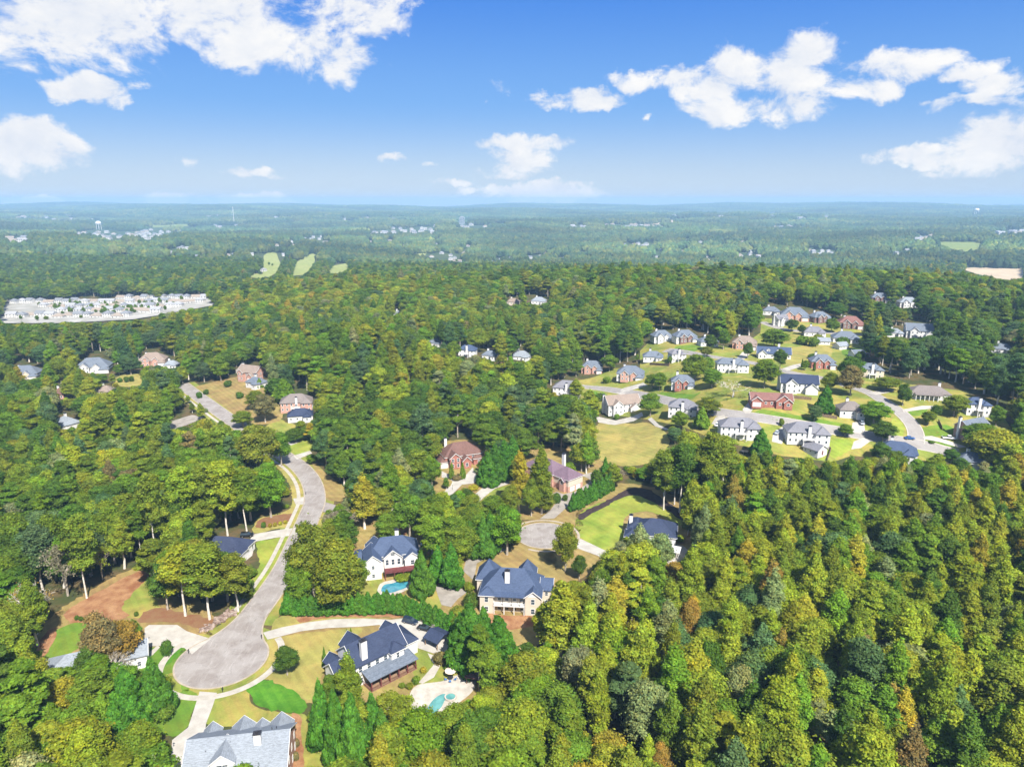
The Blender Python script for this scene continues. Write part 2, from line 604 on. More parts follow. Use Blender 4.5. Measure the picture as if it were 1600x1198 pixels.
# ---------------------------------------------------------------- ground
def ground():
    def axis(lo, hi, fine_lo, fine_hi, step, grow):
        a = list(np.arange(fine_lo, fine_hi + .1, step))
        v, s = fine_hi, step
        while v < hi:
            s *= grow; v += s; a.append(v)
        v, s = fine_lo, step
        while v > lo:
            s *= grow; v -= s; a.insert(0, v)
        return np.array(a)
    xs = axis(-12500, 12500, -400, 500, GRID, 1.05)
    ys = axis(-2500, 12000, 60, 900, GRID, 1.04)
    gx, gy = np.meshgrid(xs, ys)
    V = np.stack([gx, gy, T(gx, gy) - 0.10], -1).reshape(-1, 3)
    nx, ny = len(xs), len(ys)
    i = np.arange(nx * ny).reshape(ny, nx)
    F = np.stack([i[:-1, :-1], i[:-1, 1:], i[1:, 1:], i[1:, :-1]], -1).reshape(-1, 4)
    m = bpy.data.materials.new('ground')
    m.use_nodes = True
    N = NT(m.node_tree)
    bs = m.node_tree.nodes['Principled BSDF']
    geo = N.n('ShaderNodeNewGeometry')
    pos = geo.outputs['Position']
    ln = N.n('ShaderNodeVectorMath', operation='LENGTH'); N.put(ln.inputs[0], pos)
    far = N.ramp(ln.outputs['Value'], 1500.0, 2600.0)
    near = N.mix(N.ramp(N.noise(pos, .09, 6.0), .4, .62), (.050, .060, .020), (.105, .075, .035))
    near = N.mix(N.ramp(N.noise(pos, .6, 5.0), .5, .75), near, (.035, .050, .014))
    f1 = N.mix(N.ramp(N.noise(pos, .012, 8.0, .7), .35, .65), (.030, .060, .022), (.075, .095, .028))
    f1 = N.mix(N.ramp(N.noise(pos, .0011, 6.0, .6), .5, .68), f1, (.055, .085, .035))
    f1 = N.mix(N.ramp(N.noise(pos, .0042, 9.0, .72), .665, .70), f1, (.34, .36, .27))
    N.put(bs.inputs['Base Color'], N.mix(far, near, f1))
    bs.inputs['Roughness'].default_value = .95
    bs.inputs['Specular IOR Level'].default_value = .1
    o = link(bpy.data.objects.new('ground', mesh_np('ground', V, F, [m], shade=True)))
    o['kind'] = 'structure'


ground()


def lawn_mat(name, a, b, sc=.07):
    """mown grass: green and straw patches, faint mowing stripes"""
    if name in MATS:
        return MATS[name]
    m = bpy.data.materials.new(name)
    m.use_nodes = True
    N = NT(m.node_tree)
    bs = m.node_tree.nodes['Principled BSDF']
    geo = N.n('ShaderNodeNewGeometry'); pos = geo.outputs['Position']
    c = N.mix(N.ramp(N.noise(pos, sc, 6.0, .6, .6), .36, .64), a, b)
    sep = N.n('ShaderNodeSeparateXYZ'); N.put(sep.inputs[0], pos)
    st = N.m('SINE', N.m('MULTIPLY', N.m('ADD', N.m('MULTIPLY', sep.outputs[0], .8), N.m('MULTIPLY', sep.outputs[1], .6)), 2.3))
    c = N.mix(N.m('MULTIPLY', N.ramp(st, -.4, .4), .20), c, tuple(v * 1.5 for v in b))
    g = N.noise(pos, 1.6, 6.0, .75)
    c = N.mix(1.0, c, N.mix(g, (.66,) * 3, (1.34,) * 3), 'MULTIPLY')
    c = N.mix(1.0, c, N.mix(N.ramp(N.noise(pos, .11, 4.0, .6, .8), .3, .7), (.80, .80, .78), (1.18, 1.16, 1.12)), 'MULTIPLY')
    c = N.mix(N.m('MULTIPLY', N.ramp(N.noise(pos, .32, 5.0, .7), .60, .74), .5), c, (.16, .085, .035))
    N.put(bs.inputs['Base Color'], c)
    bs.inputs['Roughness'].default_value = .9
    bs.inputs['Specular IOR Level'].default_value = .12
    bp = N.n('ShaderNodeBump'); bp.inputs['Strength'].default_value = .5; bp.inputs['Distance'].default_value = .15
    N.put(bp.inputs['Height'], N.noise(pos, 4.0, 4.0, .8))
    N.put(bs.inputs['Normal'], bp.outputs[0])
    MATS[name] = m
    return m


L_GOLD = lawn_mat('lawn_straw', (.29, .23, .072), (.225, .215, .060))
L_MIX = lawn_mat('lawn_mixed', (.27, .22, .06), (.15, .19, .035))
L_GREEN = lawn_mat('lawn_green', (.13, .185, .024), (.085, .17, .020))
L_YG = lawn_mat('lawn_bright', (.24, .25, .045), (.15, .215, .030))
L_BROWN = lawn_mat('lawn_brown', (.23, .155, .065), (.23, .185, .065))
IVY = lawn_mat('ground_cover', (.045, .145, .012), (.07, .18, .016), .3)
CLAY = mat('red_clay', (.27, .115, .055), .95, .25, .25, .1, (.33, .19, .095), .25, 2.0, .5)
STRAW = mat('pine_straw', (.23, .105, .055), .95, .2, .4, .1, (.20, .12, .06), .3, 3.0, .5)
MULCH = mat('dark_mulch', (.045, .032, .032), .95, .2, .6, .1, None, .35, 4.0, .6)
CONC = mat('concrete_drive', (.36, .335, .295), .85, .10, .3, .25, (.42, .395, .355), .10, 3.0)
CONC_OLD = mat('concrete_weathered', (.25, .222, .19), .88, .15, .3, .25, (.31, .28, .245), .14, 3.0)
WALK = mat('concrete_walk', (.36, .33, .28), .85, .10, .4, .25, (.42, .385, .335), .10, 3.0)
KERB = mat('kerb_concrete', (.32, .265, .20), .85, .12, .4, .25, (.37, .32, .255), .10, 3.0)


def asphalt(name, a, b, streak):
    if name in MATS:
        return MATS[name]
    m = bpy.data.materials.new(name)
    m.use_nodes = True
    N = NT(m.node_tree)
    bs = m.node_tree.nodes['Principled BSDF']
    geo = N.n('ShaderNodeNewGeometry'); pos = geo.outputs['Position']
    c = N.mix(N.ramp(N.noise(pos, .16, 5.0, .6, .4), .32, .66), a, b)
    mp = N.n('ShaderNodeMapping'); mp.inputs['Rotation'].default_value = (0, 0, R(35)); mp.inputs['Scale'].default_value = (.9, .14, 1)
    N.put(mp.inputs[0], pos)
    c = N.mix(N.m('MULTIPLY', N.ramp(N.noise(mp.outputs[0], 1.0, 6.0, .7), .5, .72), .55), c, streak)
    vo = N.n('ShaderNodeTexVoronoi', feature='DISTANCE_TO_EDGE'); vo.inputs['Scale'].default_value = .13
    ds = N.n('ShaderNodeVectorMath', operation='ADD'); N.put(ds.inputs[0], pos)
    nz = N.n('ShaderNodeTexNoise'); nz.inputs['Scale'].default_value = .35; N.put(nz.inputs['Vector'], pos)
    sc = N.n('ShaderNodeVectorMath', operation='SCALE'); N.put(sc.inputs[0], nz.outputs['Color']); sc.inputs['Scale'].default_value = 5.0
    N.put(ds.inputs[1], sc.outputs[0]); N.put(vo.inputs['Vector'], ds.outputs[0])
    c = N.mix(N.m('MULTIPLY', N.m('SUBTRACT', 1.0, N.ramp(vo.outputs['Distance'], .004, .014)), .35), c, tuple(v * .55 for v in a))
    c = N.mix(1.0, c, N.mix(N.noise(pos, 5.0, 4.0, .8), (.8,) * 3, (1.2,) * 3), 'MULTIPLY')
    N.put(bs.inputs['Base Color'], c)
    bs.inputs['Roughness'].default_value = .9
    bs.inputs['Specular IOR Level'].default_value = .2
    MATS[name] = m
    return m


ROAD_PALE = asphalt('asphalt_bleached', (.21, .183, .166), (.285, .262, .245), (.385, .362, .342))
ROAD_MID = asphalt('asphalt_worn', (.205, .178, .163), (.26, .232, .215), (.325, .297, .28))
ROAD_GREY = asphalt('asphalt_grey', (.235, .215, .20), (.275, .257, .242), (.32, .30, .285))

# ---- the near street with its turning circle
main_px = [(352, 1022), (385, 975), (420, 928), (448, 885), (468, 842), (484, 805), (492, 780), (486, 752), (468, 729), (442, 711), (408, 690), (372, 664), (338, 640), (305, 616), (284, 600)]
main = px_line(main_px)
strip('road', main, -4.2, 4.2, ROAD_PALE, .05, label='worn grey asphalt street winding up from the turning circle')
c1 = P(347, 1030)
R1 = 12.2
def circle(c, r, a0=0, a1=360, n=64):
    return [np.array([c[0] + r * math.cos(R(a0 + (a1 - a0) * i / n)), c[1] + r * math.sin(R(a0 + (a1 - a0) * i / n))]) for i in range(n + 1)]
drape('turning_circle', circle(c1, R1)[:-1], ROAD_PALE, .058, label='bleached asphalt turning circle at the end of the street')
keep([(283, 1020), (300, 985), (330, 985), (370, 985), (410, 985), (416, 1035), (400, 1065), (350, 1082), (300, 1075)])
for a, b in zip(main_px[:-1], main_px[1:]):
    keep([(a[0] - 26, a[1]), (b[0] - 26, b[1]), (b[0] + 22, b[1]), (a[0] + 22, a[1])] if a[1] > 705 else [(a[0] - 12, a[1]), (b[0] - 12, b[1]), (b[0] + 16, b[1]), (a[0] + 16, a[1])])
# street beyond the bend: kerbs and walks on both sides
i0 = next(i for i, p in enumerate(main) if np.linalg.norm(p - np.array(c1[:2])) > R1 + 8.5)
st_line = main[i0:]
strip('verge', main[i0 - 2:], -8.2, 9.4, L_MIX, -.03)
drape('verge', circle(c1, R1 + 4.6)[:-1], L_MIX, -.025)
drape('verge', circle(P(851, 836), 14.5)[:-1], L_BROWN, -.028)
strip('kerb', st_line, 4.2, 4.65, KERB, -.02, .14)
strip('kerb', st_line, -4.65, -4.2, KERB, -.02, .14)
strip('pavement', st_line, 6.0, 7.5, WALK, .03, .05, label='pale concrete pavement along the near street')
gap = main[i0 - 1]
ga = math.degrees(math.atan2(gap[1] - c1[1], gap[0] - c1[0]))
# the mouth of the circle flares smoothly into the street
ex = next(i for i, p in enumerate(main) if np.linalg.norm(p - np.array(c1[:2])) > R1 + 10)
dv = main[ex + 1] - main[ex - 1]; dv = dv / np.linalg.norm(dv); nv = np.array([-dv[1], dv[0]])
def rim(a):
    return np.array([c1[0] + R1 * math.cos(R(a)), c1[1] + R1 * math.sin(R(a))])
def bez(a, b, c, n=10):
    return [a * (1 - t) ** 2 + 2 * b * t * (1 - t) + c * t * t for t in [i / n for i in range(n + 1)]]
for s_ in (1, -1):
    a_ = rim(ga + 46 * s_); tan_ = np.array([math.sin(R(ga + 46 * s_)), -math.cos(R(ga + 46 * s_))]) * s_
    e_ = main[ex] + nv * 4.2 * s_
    edge = bez(a_, (a_ + tan_ * 6.0) * .5 + (e_ - dv * 7.0) * .5, e_)
    drape('road_mouth', edge + [main[ex], np.array(c1[:2])], ROAD_PALE, .054)
    strip('kerb', edge, 0.0, .45 * s_, KERB, -.02, .14)
strip('kerb', circle(c1, R1, ga + 46, ga + 314), -.45, 0.0, KERB, -.02, .14)
strip('pavement', circle(c1, R1 + 2.9, ga + 48, ga + 312), -1.9, 0.0, WALK, .03, .05, label='pale concrete pavement ringing the turning circle')

# ---- second street and circle
c2 = P(851, 836)
side_px = [(494, 788), (540, 800), (600, 806), (680, 812), (760, 826), (815, 834)]
side = px_line(side_px)
strip('road', side, -3.8, 3.8, ROAD_MID, .045, label='side street running behind the trees to the second circle')
drape('turning_circle', circle(c2, 10.6)[:-1], ROAD_PALE, .062, label='bleached second turning circle above the cream house')
keep([(812, 836), (820, 818), (845, 811), (870, 812), (872, 850), (850, 858), (822, 852)])
strip('kerb', circle(c2, 10.6, -150, 150), -.45, 0.0, KERB, -.02, .14)
strip('pavement', circle(c2, 12.6, -120, 150), -1.0, 0.0, KERB, .03, .05, label='concrete pavement round the second turning circle')

# ---- lawns and bare earth of the near plots
for px, m in (([(412, 990), (500, 972), (600, 962), (690, 985), (735, 1010), (775, 1060), (730, 1112), (640, 1125), (560, 1120), (490, 1100), (420, 1062)], L_BROWN),
              ([(560, 812), (620, 800), (700, 835), (800, 850), (905, 862), (895, 920), (860, 975), (820, 1020), (770, 1010), (700, 975), (640, 955), (560, 945), (548, 880)], L_BROWN),
              ([(640, 712), (700, 688), (790, 690), (860, 695), (945, 722), (935, 775), (890, 815), (830, 812), (730, 800), (650, 775)], L_BROWN),
              ([(38, 1042), (60, 985), (110, 940), (200, 890), (245, 880), (330, 955), (330, 990), (290, 1015), (230, 1060), (120, 1060)], L_BROWN),
              ([(900, 770), (990, 755), (1075, 790), (1085, 870), (1040, 890), (960, 890), (900, 850)], L_BROWN)):
    sheet('yard', px, m, -.055, True, False, rag=.5)
for nm, px, m in (
    ('lawn', [(400, 848), (425, 842), (462, 837), (446, 878), (420, 915), (400, 940), (396, 905), (405, 880)], L_YG),
    ('lawn', [(428, 722), (450, 733), (466, 752), (474, 780), (468, 818), (430, 826), (398, 832), (404, 810), (452, 795), (455, 765), (440, 738)], L_GOLD),
    ('lawn', [(488, 720), (505, 735), (530, 755), (556, 776), (530, 783), (508, 778), (504, 752), (492, 735)], L_BROWN),
    ('lawn', [(440, 690), (462, 684), (486, 680), (486, 704), (462, 713), (446, 704)], L_YG),
    ('lawn', [(425, 670), (450, 660), (470, 672), (440, 682)], L_MIX),
    ('lawn', [(416, 1004), (440, 994), (500, 986), (560, 981), (560, 990), (520, 1020), (505, 1050), (495, 1080), (480, 1094), (450, 1076), (418, 1063), (385, 1066), (410, 1048), (420, 1025)], L_GOLD),
    ('lawn', [(424, 985), (440, 962), (520, 960), (600, 962), (570, 966), (510, 968), (460, 977)], L_GOLD),
    ('lawn', [(338, 1084), (365, 1078), (390, 1068), (390, 1092), (415, 1110), (475, 1116), (490, 1145), (520, 1180), (545, 1230), (440, 1240), (470, 1150), (300, 1130), (318, 1110)], L_MIX),
    ('lawn', [(311, 1086), (300, 1112), (296, 1132), (270, 1150), (235, 1135), (262, 1110), (285, 1078)], L_GREEN),
    ('lawn', [(283, 1075), (276, 1040), (285, 1015), (296, 1018), (284, 1038), (284, 1058), (296, 1076)], L_GREEN),
    ('lawn', [(205, 1035), (235, 1012), (290, 1008), (300, 1015), (282, 1030), (272, 1050), (225, 1052)], L_GREEN),
    ('lawn', [(320, 990), (345, 975), (375, 955), (392, 935), (405, 945), (385, 968), (352, 990)], L_MIX),
    ('lawn', [(213, 976), (250, 972), (315, 978), (330, 992), (290, 984), (235, 976)], L_BROWN),
    ('lawn', [(230, 893), (240, 925), (246, 955), (205, 965), (188, 948), (205, 918)], L_MIX),
    ('lawn', [(88, 984), (128, 972), (138, 1000), (105, 1022), (66, 1036), (78, 1005)], L_GREEN),
    ('lawn', [(906, 802), (940, 784), (975, 774), (1005, 774), (1035, 787), (1066, 806), (1062, 822), (1020, 800), (985, 802), (972, 820), (975, 840), (950, 860), (915, 846), (898, 828)], L_YG),
    ('lawn', [(868, 812), (895, 790), (905, 795), (900, 806), (912, 820), (898, 836), (885, 824)], L_BROWN),
    ('lawn', [(752, 795), (760, 780), (795, 760), (830, 768), (860, 772), (868, 785), (850, 802), (838, 810), (800, 810)], L_BROWN),
    ('lawn', [(745, 785), (765, 768), (796, 758), (812, 768), (800, 785), (770, 795)], L_MIX),
    ('lawn', [(684, 775), (700, 763), (708, 754), (704, 748), (720, 752), (704, 770)], L_MIX),
    ('lawn', [(632, 757), (660, 728), (664, 728), (640, 760)], L_MIX),
    ('lawn', [(856, 863), (880, 862), (900, 856), (932, 872), (920, 895), (890, 910), (868, 890), (850, 872)], L_BROWN),
    ('lawn', [(800, 862), (830, 858), (868, 862), (868, 900), (862, 915), (858, 880), (820, 872)], L_BROWN),
    ('lawn', [(930, 668), (950, 656), (985, 662), (1010, 660), (1036, 672), (1046, 695), (1020, 720), (985, 728), (945, 722), (928, 700)], L_GOLD),
    ('lawn', [(755, 962), (860, 962), (850, 1000), (810, 1015), (780, 1010)], L_BROWN),
    ('lawn', [(632, 925), (655, 918), (682, 925), (690, 945), (680, 955), (655, 945)], L_MIX),
    ('lawn', [(560, 905), (596, 905), (600, 930), (560, 930)], L_MIX),
    ('lawn', [(652, 1010), (690, 1030), (735, 1045), (720, 1060), (680, 1075), (650, 1065), (645, 1035)], L_MIX),
    ('lawn', [(290, 612), (320, 600), (390, 590), (440, 640), (430, 660), (385, 660), (340, 632)], L_BROWN),
    ('lawn', [(180, 590), (215, 584), (222, 600), (190, 604)], L_GOLD),
    ('lawn', [(410, 672), (435, 655), (448, 664), (428, 690)], L_MIX),
):
    sheet(nm, px, m, .0, True, rag=.22)
for nm, px, m in (
    ('clay_bank', [(100, 960), (120, 944), (150, 926), (195, 902), (228, 888), (232, 900), (205, 928), (192, 948), (200, 964), (150, 972), (112, 972)], CLAY),
    ('clay_bank', [(50, 1030), (62, 1005), (76, 984), (90, 980), (84, 1004), (68, 1030), (54, 1036)], CLAY),
    ('clay_bank', [(462, 958), (500, 955), (560, 955), (610, 956), (640, 962), (600, 965), (520, 964), (470, 972)], CLAY),
    ('clay_bank', [(610, 958), (640, 955), (680, 972), (706, 990), (690, 985), (640, 965)], CLAY),
    ('clay_bank', [(756, 958), (800, 962), (846, 958), (850, 974), (810, 982), (765, 980)], CLAY),
    ('clay_bank', [(600, 812), (630, 806), (638, 822), (634, 836), (618, 830)], CLAY),
    ('pine_straw', [(225, 956), (250, 950), (300, 960), (330, 968), (326, 984), (270, 972), (220, 972)], STRAW),
    ('pine_straw', [(405, 812), (430, 805), (455, 802), (456, 812), (420, 822), (400, 824)], STRAW),
    ('pine_straw', [(455, 1118), (468, 1118), (474, 1150), (476, 1190), (476, 1230), (456, 1230), (452, 1190)], CLAY),
    ('mulch_bed', [(903, 806), (918, 796), (940, 786), (958, 776), (975, 766), (992, 762), (1012, 764), (1030, 775), (1052, 790), (1075, 808), (1070, 815), (1040, 796), (1016, 782), (996, 774), (970, 778), (945, 792), (925, 802), (908, 812)], MULCH),
    ('ground_cover', [(384, 1070), (405, 1062), (430, 1066), (455, 1078), (476, 1094), (476, 1112), (440, 1112), (412, 1106), (394, 1090)], IVY),
    ('planting_bed', [(252, 1026), (266, 1012), (284, 1014), (272, 1030), (256, 1040)], IVY),
):
    sheet(nm, px, m, .02, True, rag=.3)

# ---- driveways and yards of the near plots
for px, m, lab in (
    ([(474, 823), (440, 827), (398, 834), (388, 845), (384, 866), (376, 873), (384, 876), (394, 868), (399, 846), (430, 840), (472, 834)], CONC, 'white concrete drive to the dark roofed house beside the street'),
    ([(458, 779), (462, 788), (476, 788), (476, 776)], CONC, 'short pale drive apron below the round green tree'),
    ([(226, 981), (233, 976), (277, 976), (292, 986), (330, 998), (312, 1012), (300, 1022), (288, 1012), (262, 1008), (230, 1010), (226, 1000)], CONC, 'broad white parking court beside the turning circle'),
    ([(312, 1080), (339, 1082), (332, 1104), (322, 1130), (318, 1165), (300, 1250), (262, 1250), (266, 1198), (269, 1156), (294, 1136), (302, 1112)], CONC, 'white concrete drive down to the pale grey roofed house'),
    ([(411, 988), (440, 980), (480, 972), (520, 967), (570, 966), (612, 968), (640, 964), (668, 974), (694, 990), (712, 1004), (704, 1016), (688, 1022), (676, 1020), (652, 1012), (630, 992), (592, 976), (560, 979), (510, 981), (470, 986), (418, 999)], CONC, 'long white drive curving to the navy roofed house'),
    ([(668, 1020), (684, 1026), (688, 1040), (678, 1058), (660, 1068), (654, 1066), (668, 1050), (678, 1038), (672, 1028)], WALK, 'curved concrete garden walk down to the pool'),
    ([(843, 811), (860, 797), (870, 784), (862, 772), (870, 768), (880, 772), (898, 768), (914, 758), (924, 750), (908, 742), (924, 738), (938, 750), (915, 768), (897, 783), (884, 794), (866, 810)], CONC_OLD, 'grey concrete drive to the mauve roofed house'),
    ([(724, 788), (740, 774), (770, 748), (796, 737), (800, 754), (774, 763), (757, 776), (742, 790)], CONC, 'pale curved drive left of the mauve roofed house'),
    ([(690, 736), (704, 742), (726, 744), (739, 730), (747, 748), (740, 755), (722, 757), (709, 770), (699, 777), (690, 771), (704, 759), (707, 752), (701, 747), (690, 746)], CONC, 'white forecourt before the brown roofed brick house'),
    ([(660, 726), (668, 728), (660, 742), (640, 764), (633, 760), (648, 740)], CONC, 'pale drive beside the wood left of the brick house'),
    ([(896, 840), (908, 842), (950, 862), (962, 874), (950, 878), (934, 868), (893, 853)], CONC, 'white drive from the second circle towards the woods'),
    ([(442, 694), (466, 686), (470, 690), (446, 699)], CONC, 'upper pale drive strip across the street lawn'),
    ([(458, 712), (484, 704), (488, 708), (464, 718)], CONC, 'lower pale drive strip across the street lawn'),
    ([(680, 916), (700, 912), (722, 920), (730, 925), (716, 935), (705, 948), (690, 945), (684, 930)], CONC_OLD, 'weathered concrete yard left of the cream house'),
    ([(738, 905), (724, 892), (728, 876), (745, 864), (775, 856), (795, 858), (768, 868), (745, 880), (742, 898)], CONC_OLD, 'weathered drive looping behind the cream house'),
    ([(648, 845), (672, 838), (676, 846), (660, 858), (650, 858)], CONC_OLD, 'grey drive beside the white house with the deck'),
    ([(255, 669), (258, 661), (300, 648), (318, 652), (302, 660), (274, 671)], CONC_OLD, 'grey road stub among the trees left of the street'),
    ([(205, 1046), (232, 1020), (246, 1008), (250, 1011), (236, 1026), (212, 1050)], WALK, 'narrow white walk beside the rust coloured trees'),
):
    sheet('driveway', px, m, .075, label=lab)

# ---- the subdivision on the rise to the right
sub_px = [(880, 596), (925, 590), (960, 575), (1000, 575), (1000, 548), (1012, 536), (1040, 530), (1150, 545), (1188, 520), (1190, 497), (1260, 500), (1345, 512), (1350, 540), (1352, 575), (1390, 590), (1420, 600), (1500, 610), (1560, 640), (1580, 670), (1560, 700), (1480, 722), (1400, 716), (1330, 712), (1300, 722), (1220, 712), (1120, 690), (1070, 668), (1010, 655), (930, 640), (900, 618)]
sheet('lawn', sub_px, L_MIX, .0, False)
keep([(x, y - 6) for x, y in sub_px])
for px, m in (([(1235, 545), (1290, 538), (1300, 552), (1285, 570), (1230, 572), (1222, 562)], L_GOLD), ([(1318, 545), (1350, 545), (1350, 558), (1320, 556)], L_GREEN),
              ([(1175, 648), (1190, 640), (1240, 648), (1330, 664), (1330, 672), (1190, 652)], L_GREEN), ([(1060, 540), (1100, 542), (1080, 550), (1055, 548)], L_GREEN),
              ([(1290, 690), (1335, 685), (1330, 700), (1305, 715), (1292, 705)], L_YG), ([(1395, 652), (1412, 666), (1410, 680), (1392, 685)], L_YG),
              ([(1440, 668), (1480, 664), (1490, 678), (1455, 682), (1444, 680)], L_GREEN), ([(1446, 688), (1490, 692), (1500, 700), (1455, 694)], L_GREEN), ([(1420, 640), (1450, 637), (1440, 648), (1425, 648)], L_GREEN),
              ([(1035, 612), (1080, 616), (1095, 612), (1075, 625), (1040, 620)], L_GREEN), ([(1190, 575), (1215, 572), (1210, 580)], L_BROWN), ([(920, 610), (950, 616), (935, 620), (918, 616)], L_GREEN)):
    sheet('lawn', px, m, .025, True, rag=.25)
keep([(912, 615), (1000, 620), (1140, 640), (1300, 660), (1380, 680), (1480, 700), (1480, 712), (1380, 692), (1250, 680), (1130, 660), (1000, 640)])

SUB_ROADS = (
    ('pale grey street crossing the subdivision in front of the brick ranch house', [(898, 602), (940, 607), (985, 614), (1035, 624), (1085, 637), (1131, 645), (1194, 654), (1256, 664), (1334, 677), (1370, 683), (1412, 690), (1453, 698), (1480, 705), (1500, 709)], 3.6),
    ('pale grey street bending uphill past the taupe roofed ranch house', [(1431, 690), (1431, 677), (1424, 662), (1406, 644), (1381, 627), (1357, 613), (1325, 603), (1290, 592), (1250, 585), (1217, 578), (1175, 567), (1110, 557), (1075, 551), (1040, 547)], 3.4),
    ('pale street along the upper row of the subdivision houses', [(1190, 503), (1215, 512), (1244, 517), (1295, 520), (1340, 523), (1390, 526)], 3.2),
)
for lab, px, hw in SUB_ROADS:
    ln = px_line(px)
    strip('road', ln, -hw, hw, ROAD_GREY, .065, label=lab)
    strip('kerb', ln, hw, hw + .5, WALK, -.02, .16)
    strip('kerb', ln, -hw - .5, -hw, WALK, -.02, .16)
for px, lab in (
    ([(1160, 640), (1170, 628), (1182, 631), (1172, 646), (1164, 646)], 'white drive before the red roofed ranch house'),
    ([(1206, 690), (1208, 676), (1224, 666), (1236, 668), (1226, 680), (1222, 694)], 'curved drive with a silver car beside the white house'),
    ([(1330, 676), (1332, 660), (1350, 658), (1352, 678)], 'dark drive under the round maple'),
    ([(1334, 690), (1348, 684), (1362, 688), (1345, 700), (1330, 702)], 'pale drive near the two blue roofs'),
    ([(1442, 682), (1456, 681), (1480, 688), (1510, 698), (1500, 700), (1470, 691), (1444, 686)], 'white drive of the house with the pickup'),
    ([(1112, 662), (1118, 652), (1132, 648), (1134, 656), (1124, 668)], 'drive left of the white house with the white car'),
    ([(962, 614), (975, 606), (1005, 598), (1012, 602), (985, 610), (972, 618)], 'grey drive of the white and brick gabled house'),
    ([(930, 650), (935, 660), (960, 664), (990, 658), (1005, 650), (1003, 644), (990, 650), (962, 657), (940, 652)], 'looping grey drive below the tan roofed house'),
    ([(1018, 652), (1030, 664), (1046, 671), (1040, 672), (1024, 666), (1012, 655)], 'curved path ending beside the golden field'),
    ([(1150, 561), (1160, 550), (1172, 553), (1160, 564)], 'drive of the tan roofed brick house'),
    ([(1222, 576), (1240, 570), (1252, 568), (1254, 572), (1230, 580)], 'pale drive of the red brick fronted house'),
    ([(1410, 640), (1440, 634), (1462, 634), (1464, 638), (1440, 640), (1412, 644)], 'pale drive below the taupe roofed ranch house'),
    ([(1356, 614), (1372, 610), (1396, 608), (1396, 612), (1370, 617)], 'short pale drive beside the bend'),
):
    sheet('driveway', px, CONC, .095, vis=False, label=lab)

# ---------------------------------------------------------------- houses
WHITE = siding_mat('siding_white', (.62, .61, .59))
CREAM = siding_mat('siding_cream', (.53, .46, .37))
BEIGE = siding_mat('siding_beige', (.58, .50, .40))
BRICK = brick_mat('brick_red', (.30, .10, .07))
BRICK_P = brick_mat('brick_rose', (.46, .25, .19))
BRICK_D = brick_mat('brick_dark', (.16, .08, .07))
TRIM = mat('trim_white', (.64, .63, .61), .5, .04)
GLASS = glass_mat()
WOOD_RED = mat('deck_red', (.13, .035, .035), .7, .2, 2.0)
WOOD = mat('timber', (.22, .14, .085), .8, .25, 2.0)
DARK = mat('dark_metal', (.03, .03, .035), .4, .1)
RF = {
    'navy': roof_mat('shingle_navy', (.030, .041, .078)),
    'blue': roof_mat('shingle_blue', (.050, .072, .128)),
    'slate': roof_mat('shingle_slate', (0.119, 0.140, 0.174)),
    'grey': roof_mat('shingle_grey', (0.162, 0.162, 0.183)),
    'pale': roof_mat('shingle_pale', (.205, .228, .258)),
    'tan': roof_mat('shingle_tan', (0.221, 0.174, 0.145)),
    'taupe': roof_mat('shingle_taupe', (0.170, 0.146, 0.136)),
    'brown': roof_mat('shingle_brown', (0.135, 0.074, 0.061)),
    'mauve': roof_mat('shingle_mauve', (0.140, 0.095, 0.123)),
    'red': roof_mat('shingle_red', (0.180, 0.090, 0.077)),
    'black': roof_mat('shingle_black', (0.032, 0.041, 0.077)),
}
WIN_CACHE = {}


def window_mesh(w, h, near):
    key = (round(w, 1), round(h, 1), near)
    if key in WIN_CACHE:
        return WIN_CACHE[key]
    t = .12 if near else .16
    fr = MB()
    fr.box(-w / 2, -w / 2 + t, -.07, .02, -h / 2, h / 2).box(w / 2 - t, w / 2, -.07, .02, -h / 2, h / 2)
    fr.box(-w / 2 + t, w / 2 - t, -.07, .02, h / 2 - t, h / 2).box(-w / 2 + t, w / 2 - t, -.07, .02, -h / 2, -h / 2 + t)
    if near:
        fr.box(-w / 2 + t, w / 2 - t, -.05, .01, -.04, .04)
        if w > 1.6:
            fr.box(-.06, .06, -.055, .01, -h / 2 + t, h / 2 - t)
    pn = MB().box(-w / 2 + t, w / 2 - t, -.03, .005, -h / 2 + t, h / 2 - t)
    WIN_CACHE[key] = (fr.mesh('window', TRIM), pn.mesh('pane', GLASS))
    return WIN_CACHE[key]


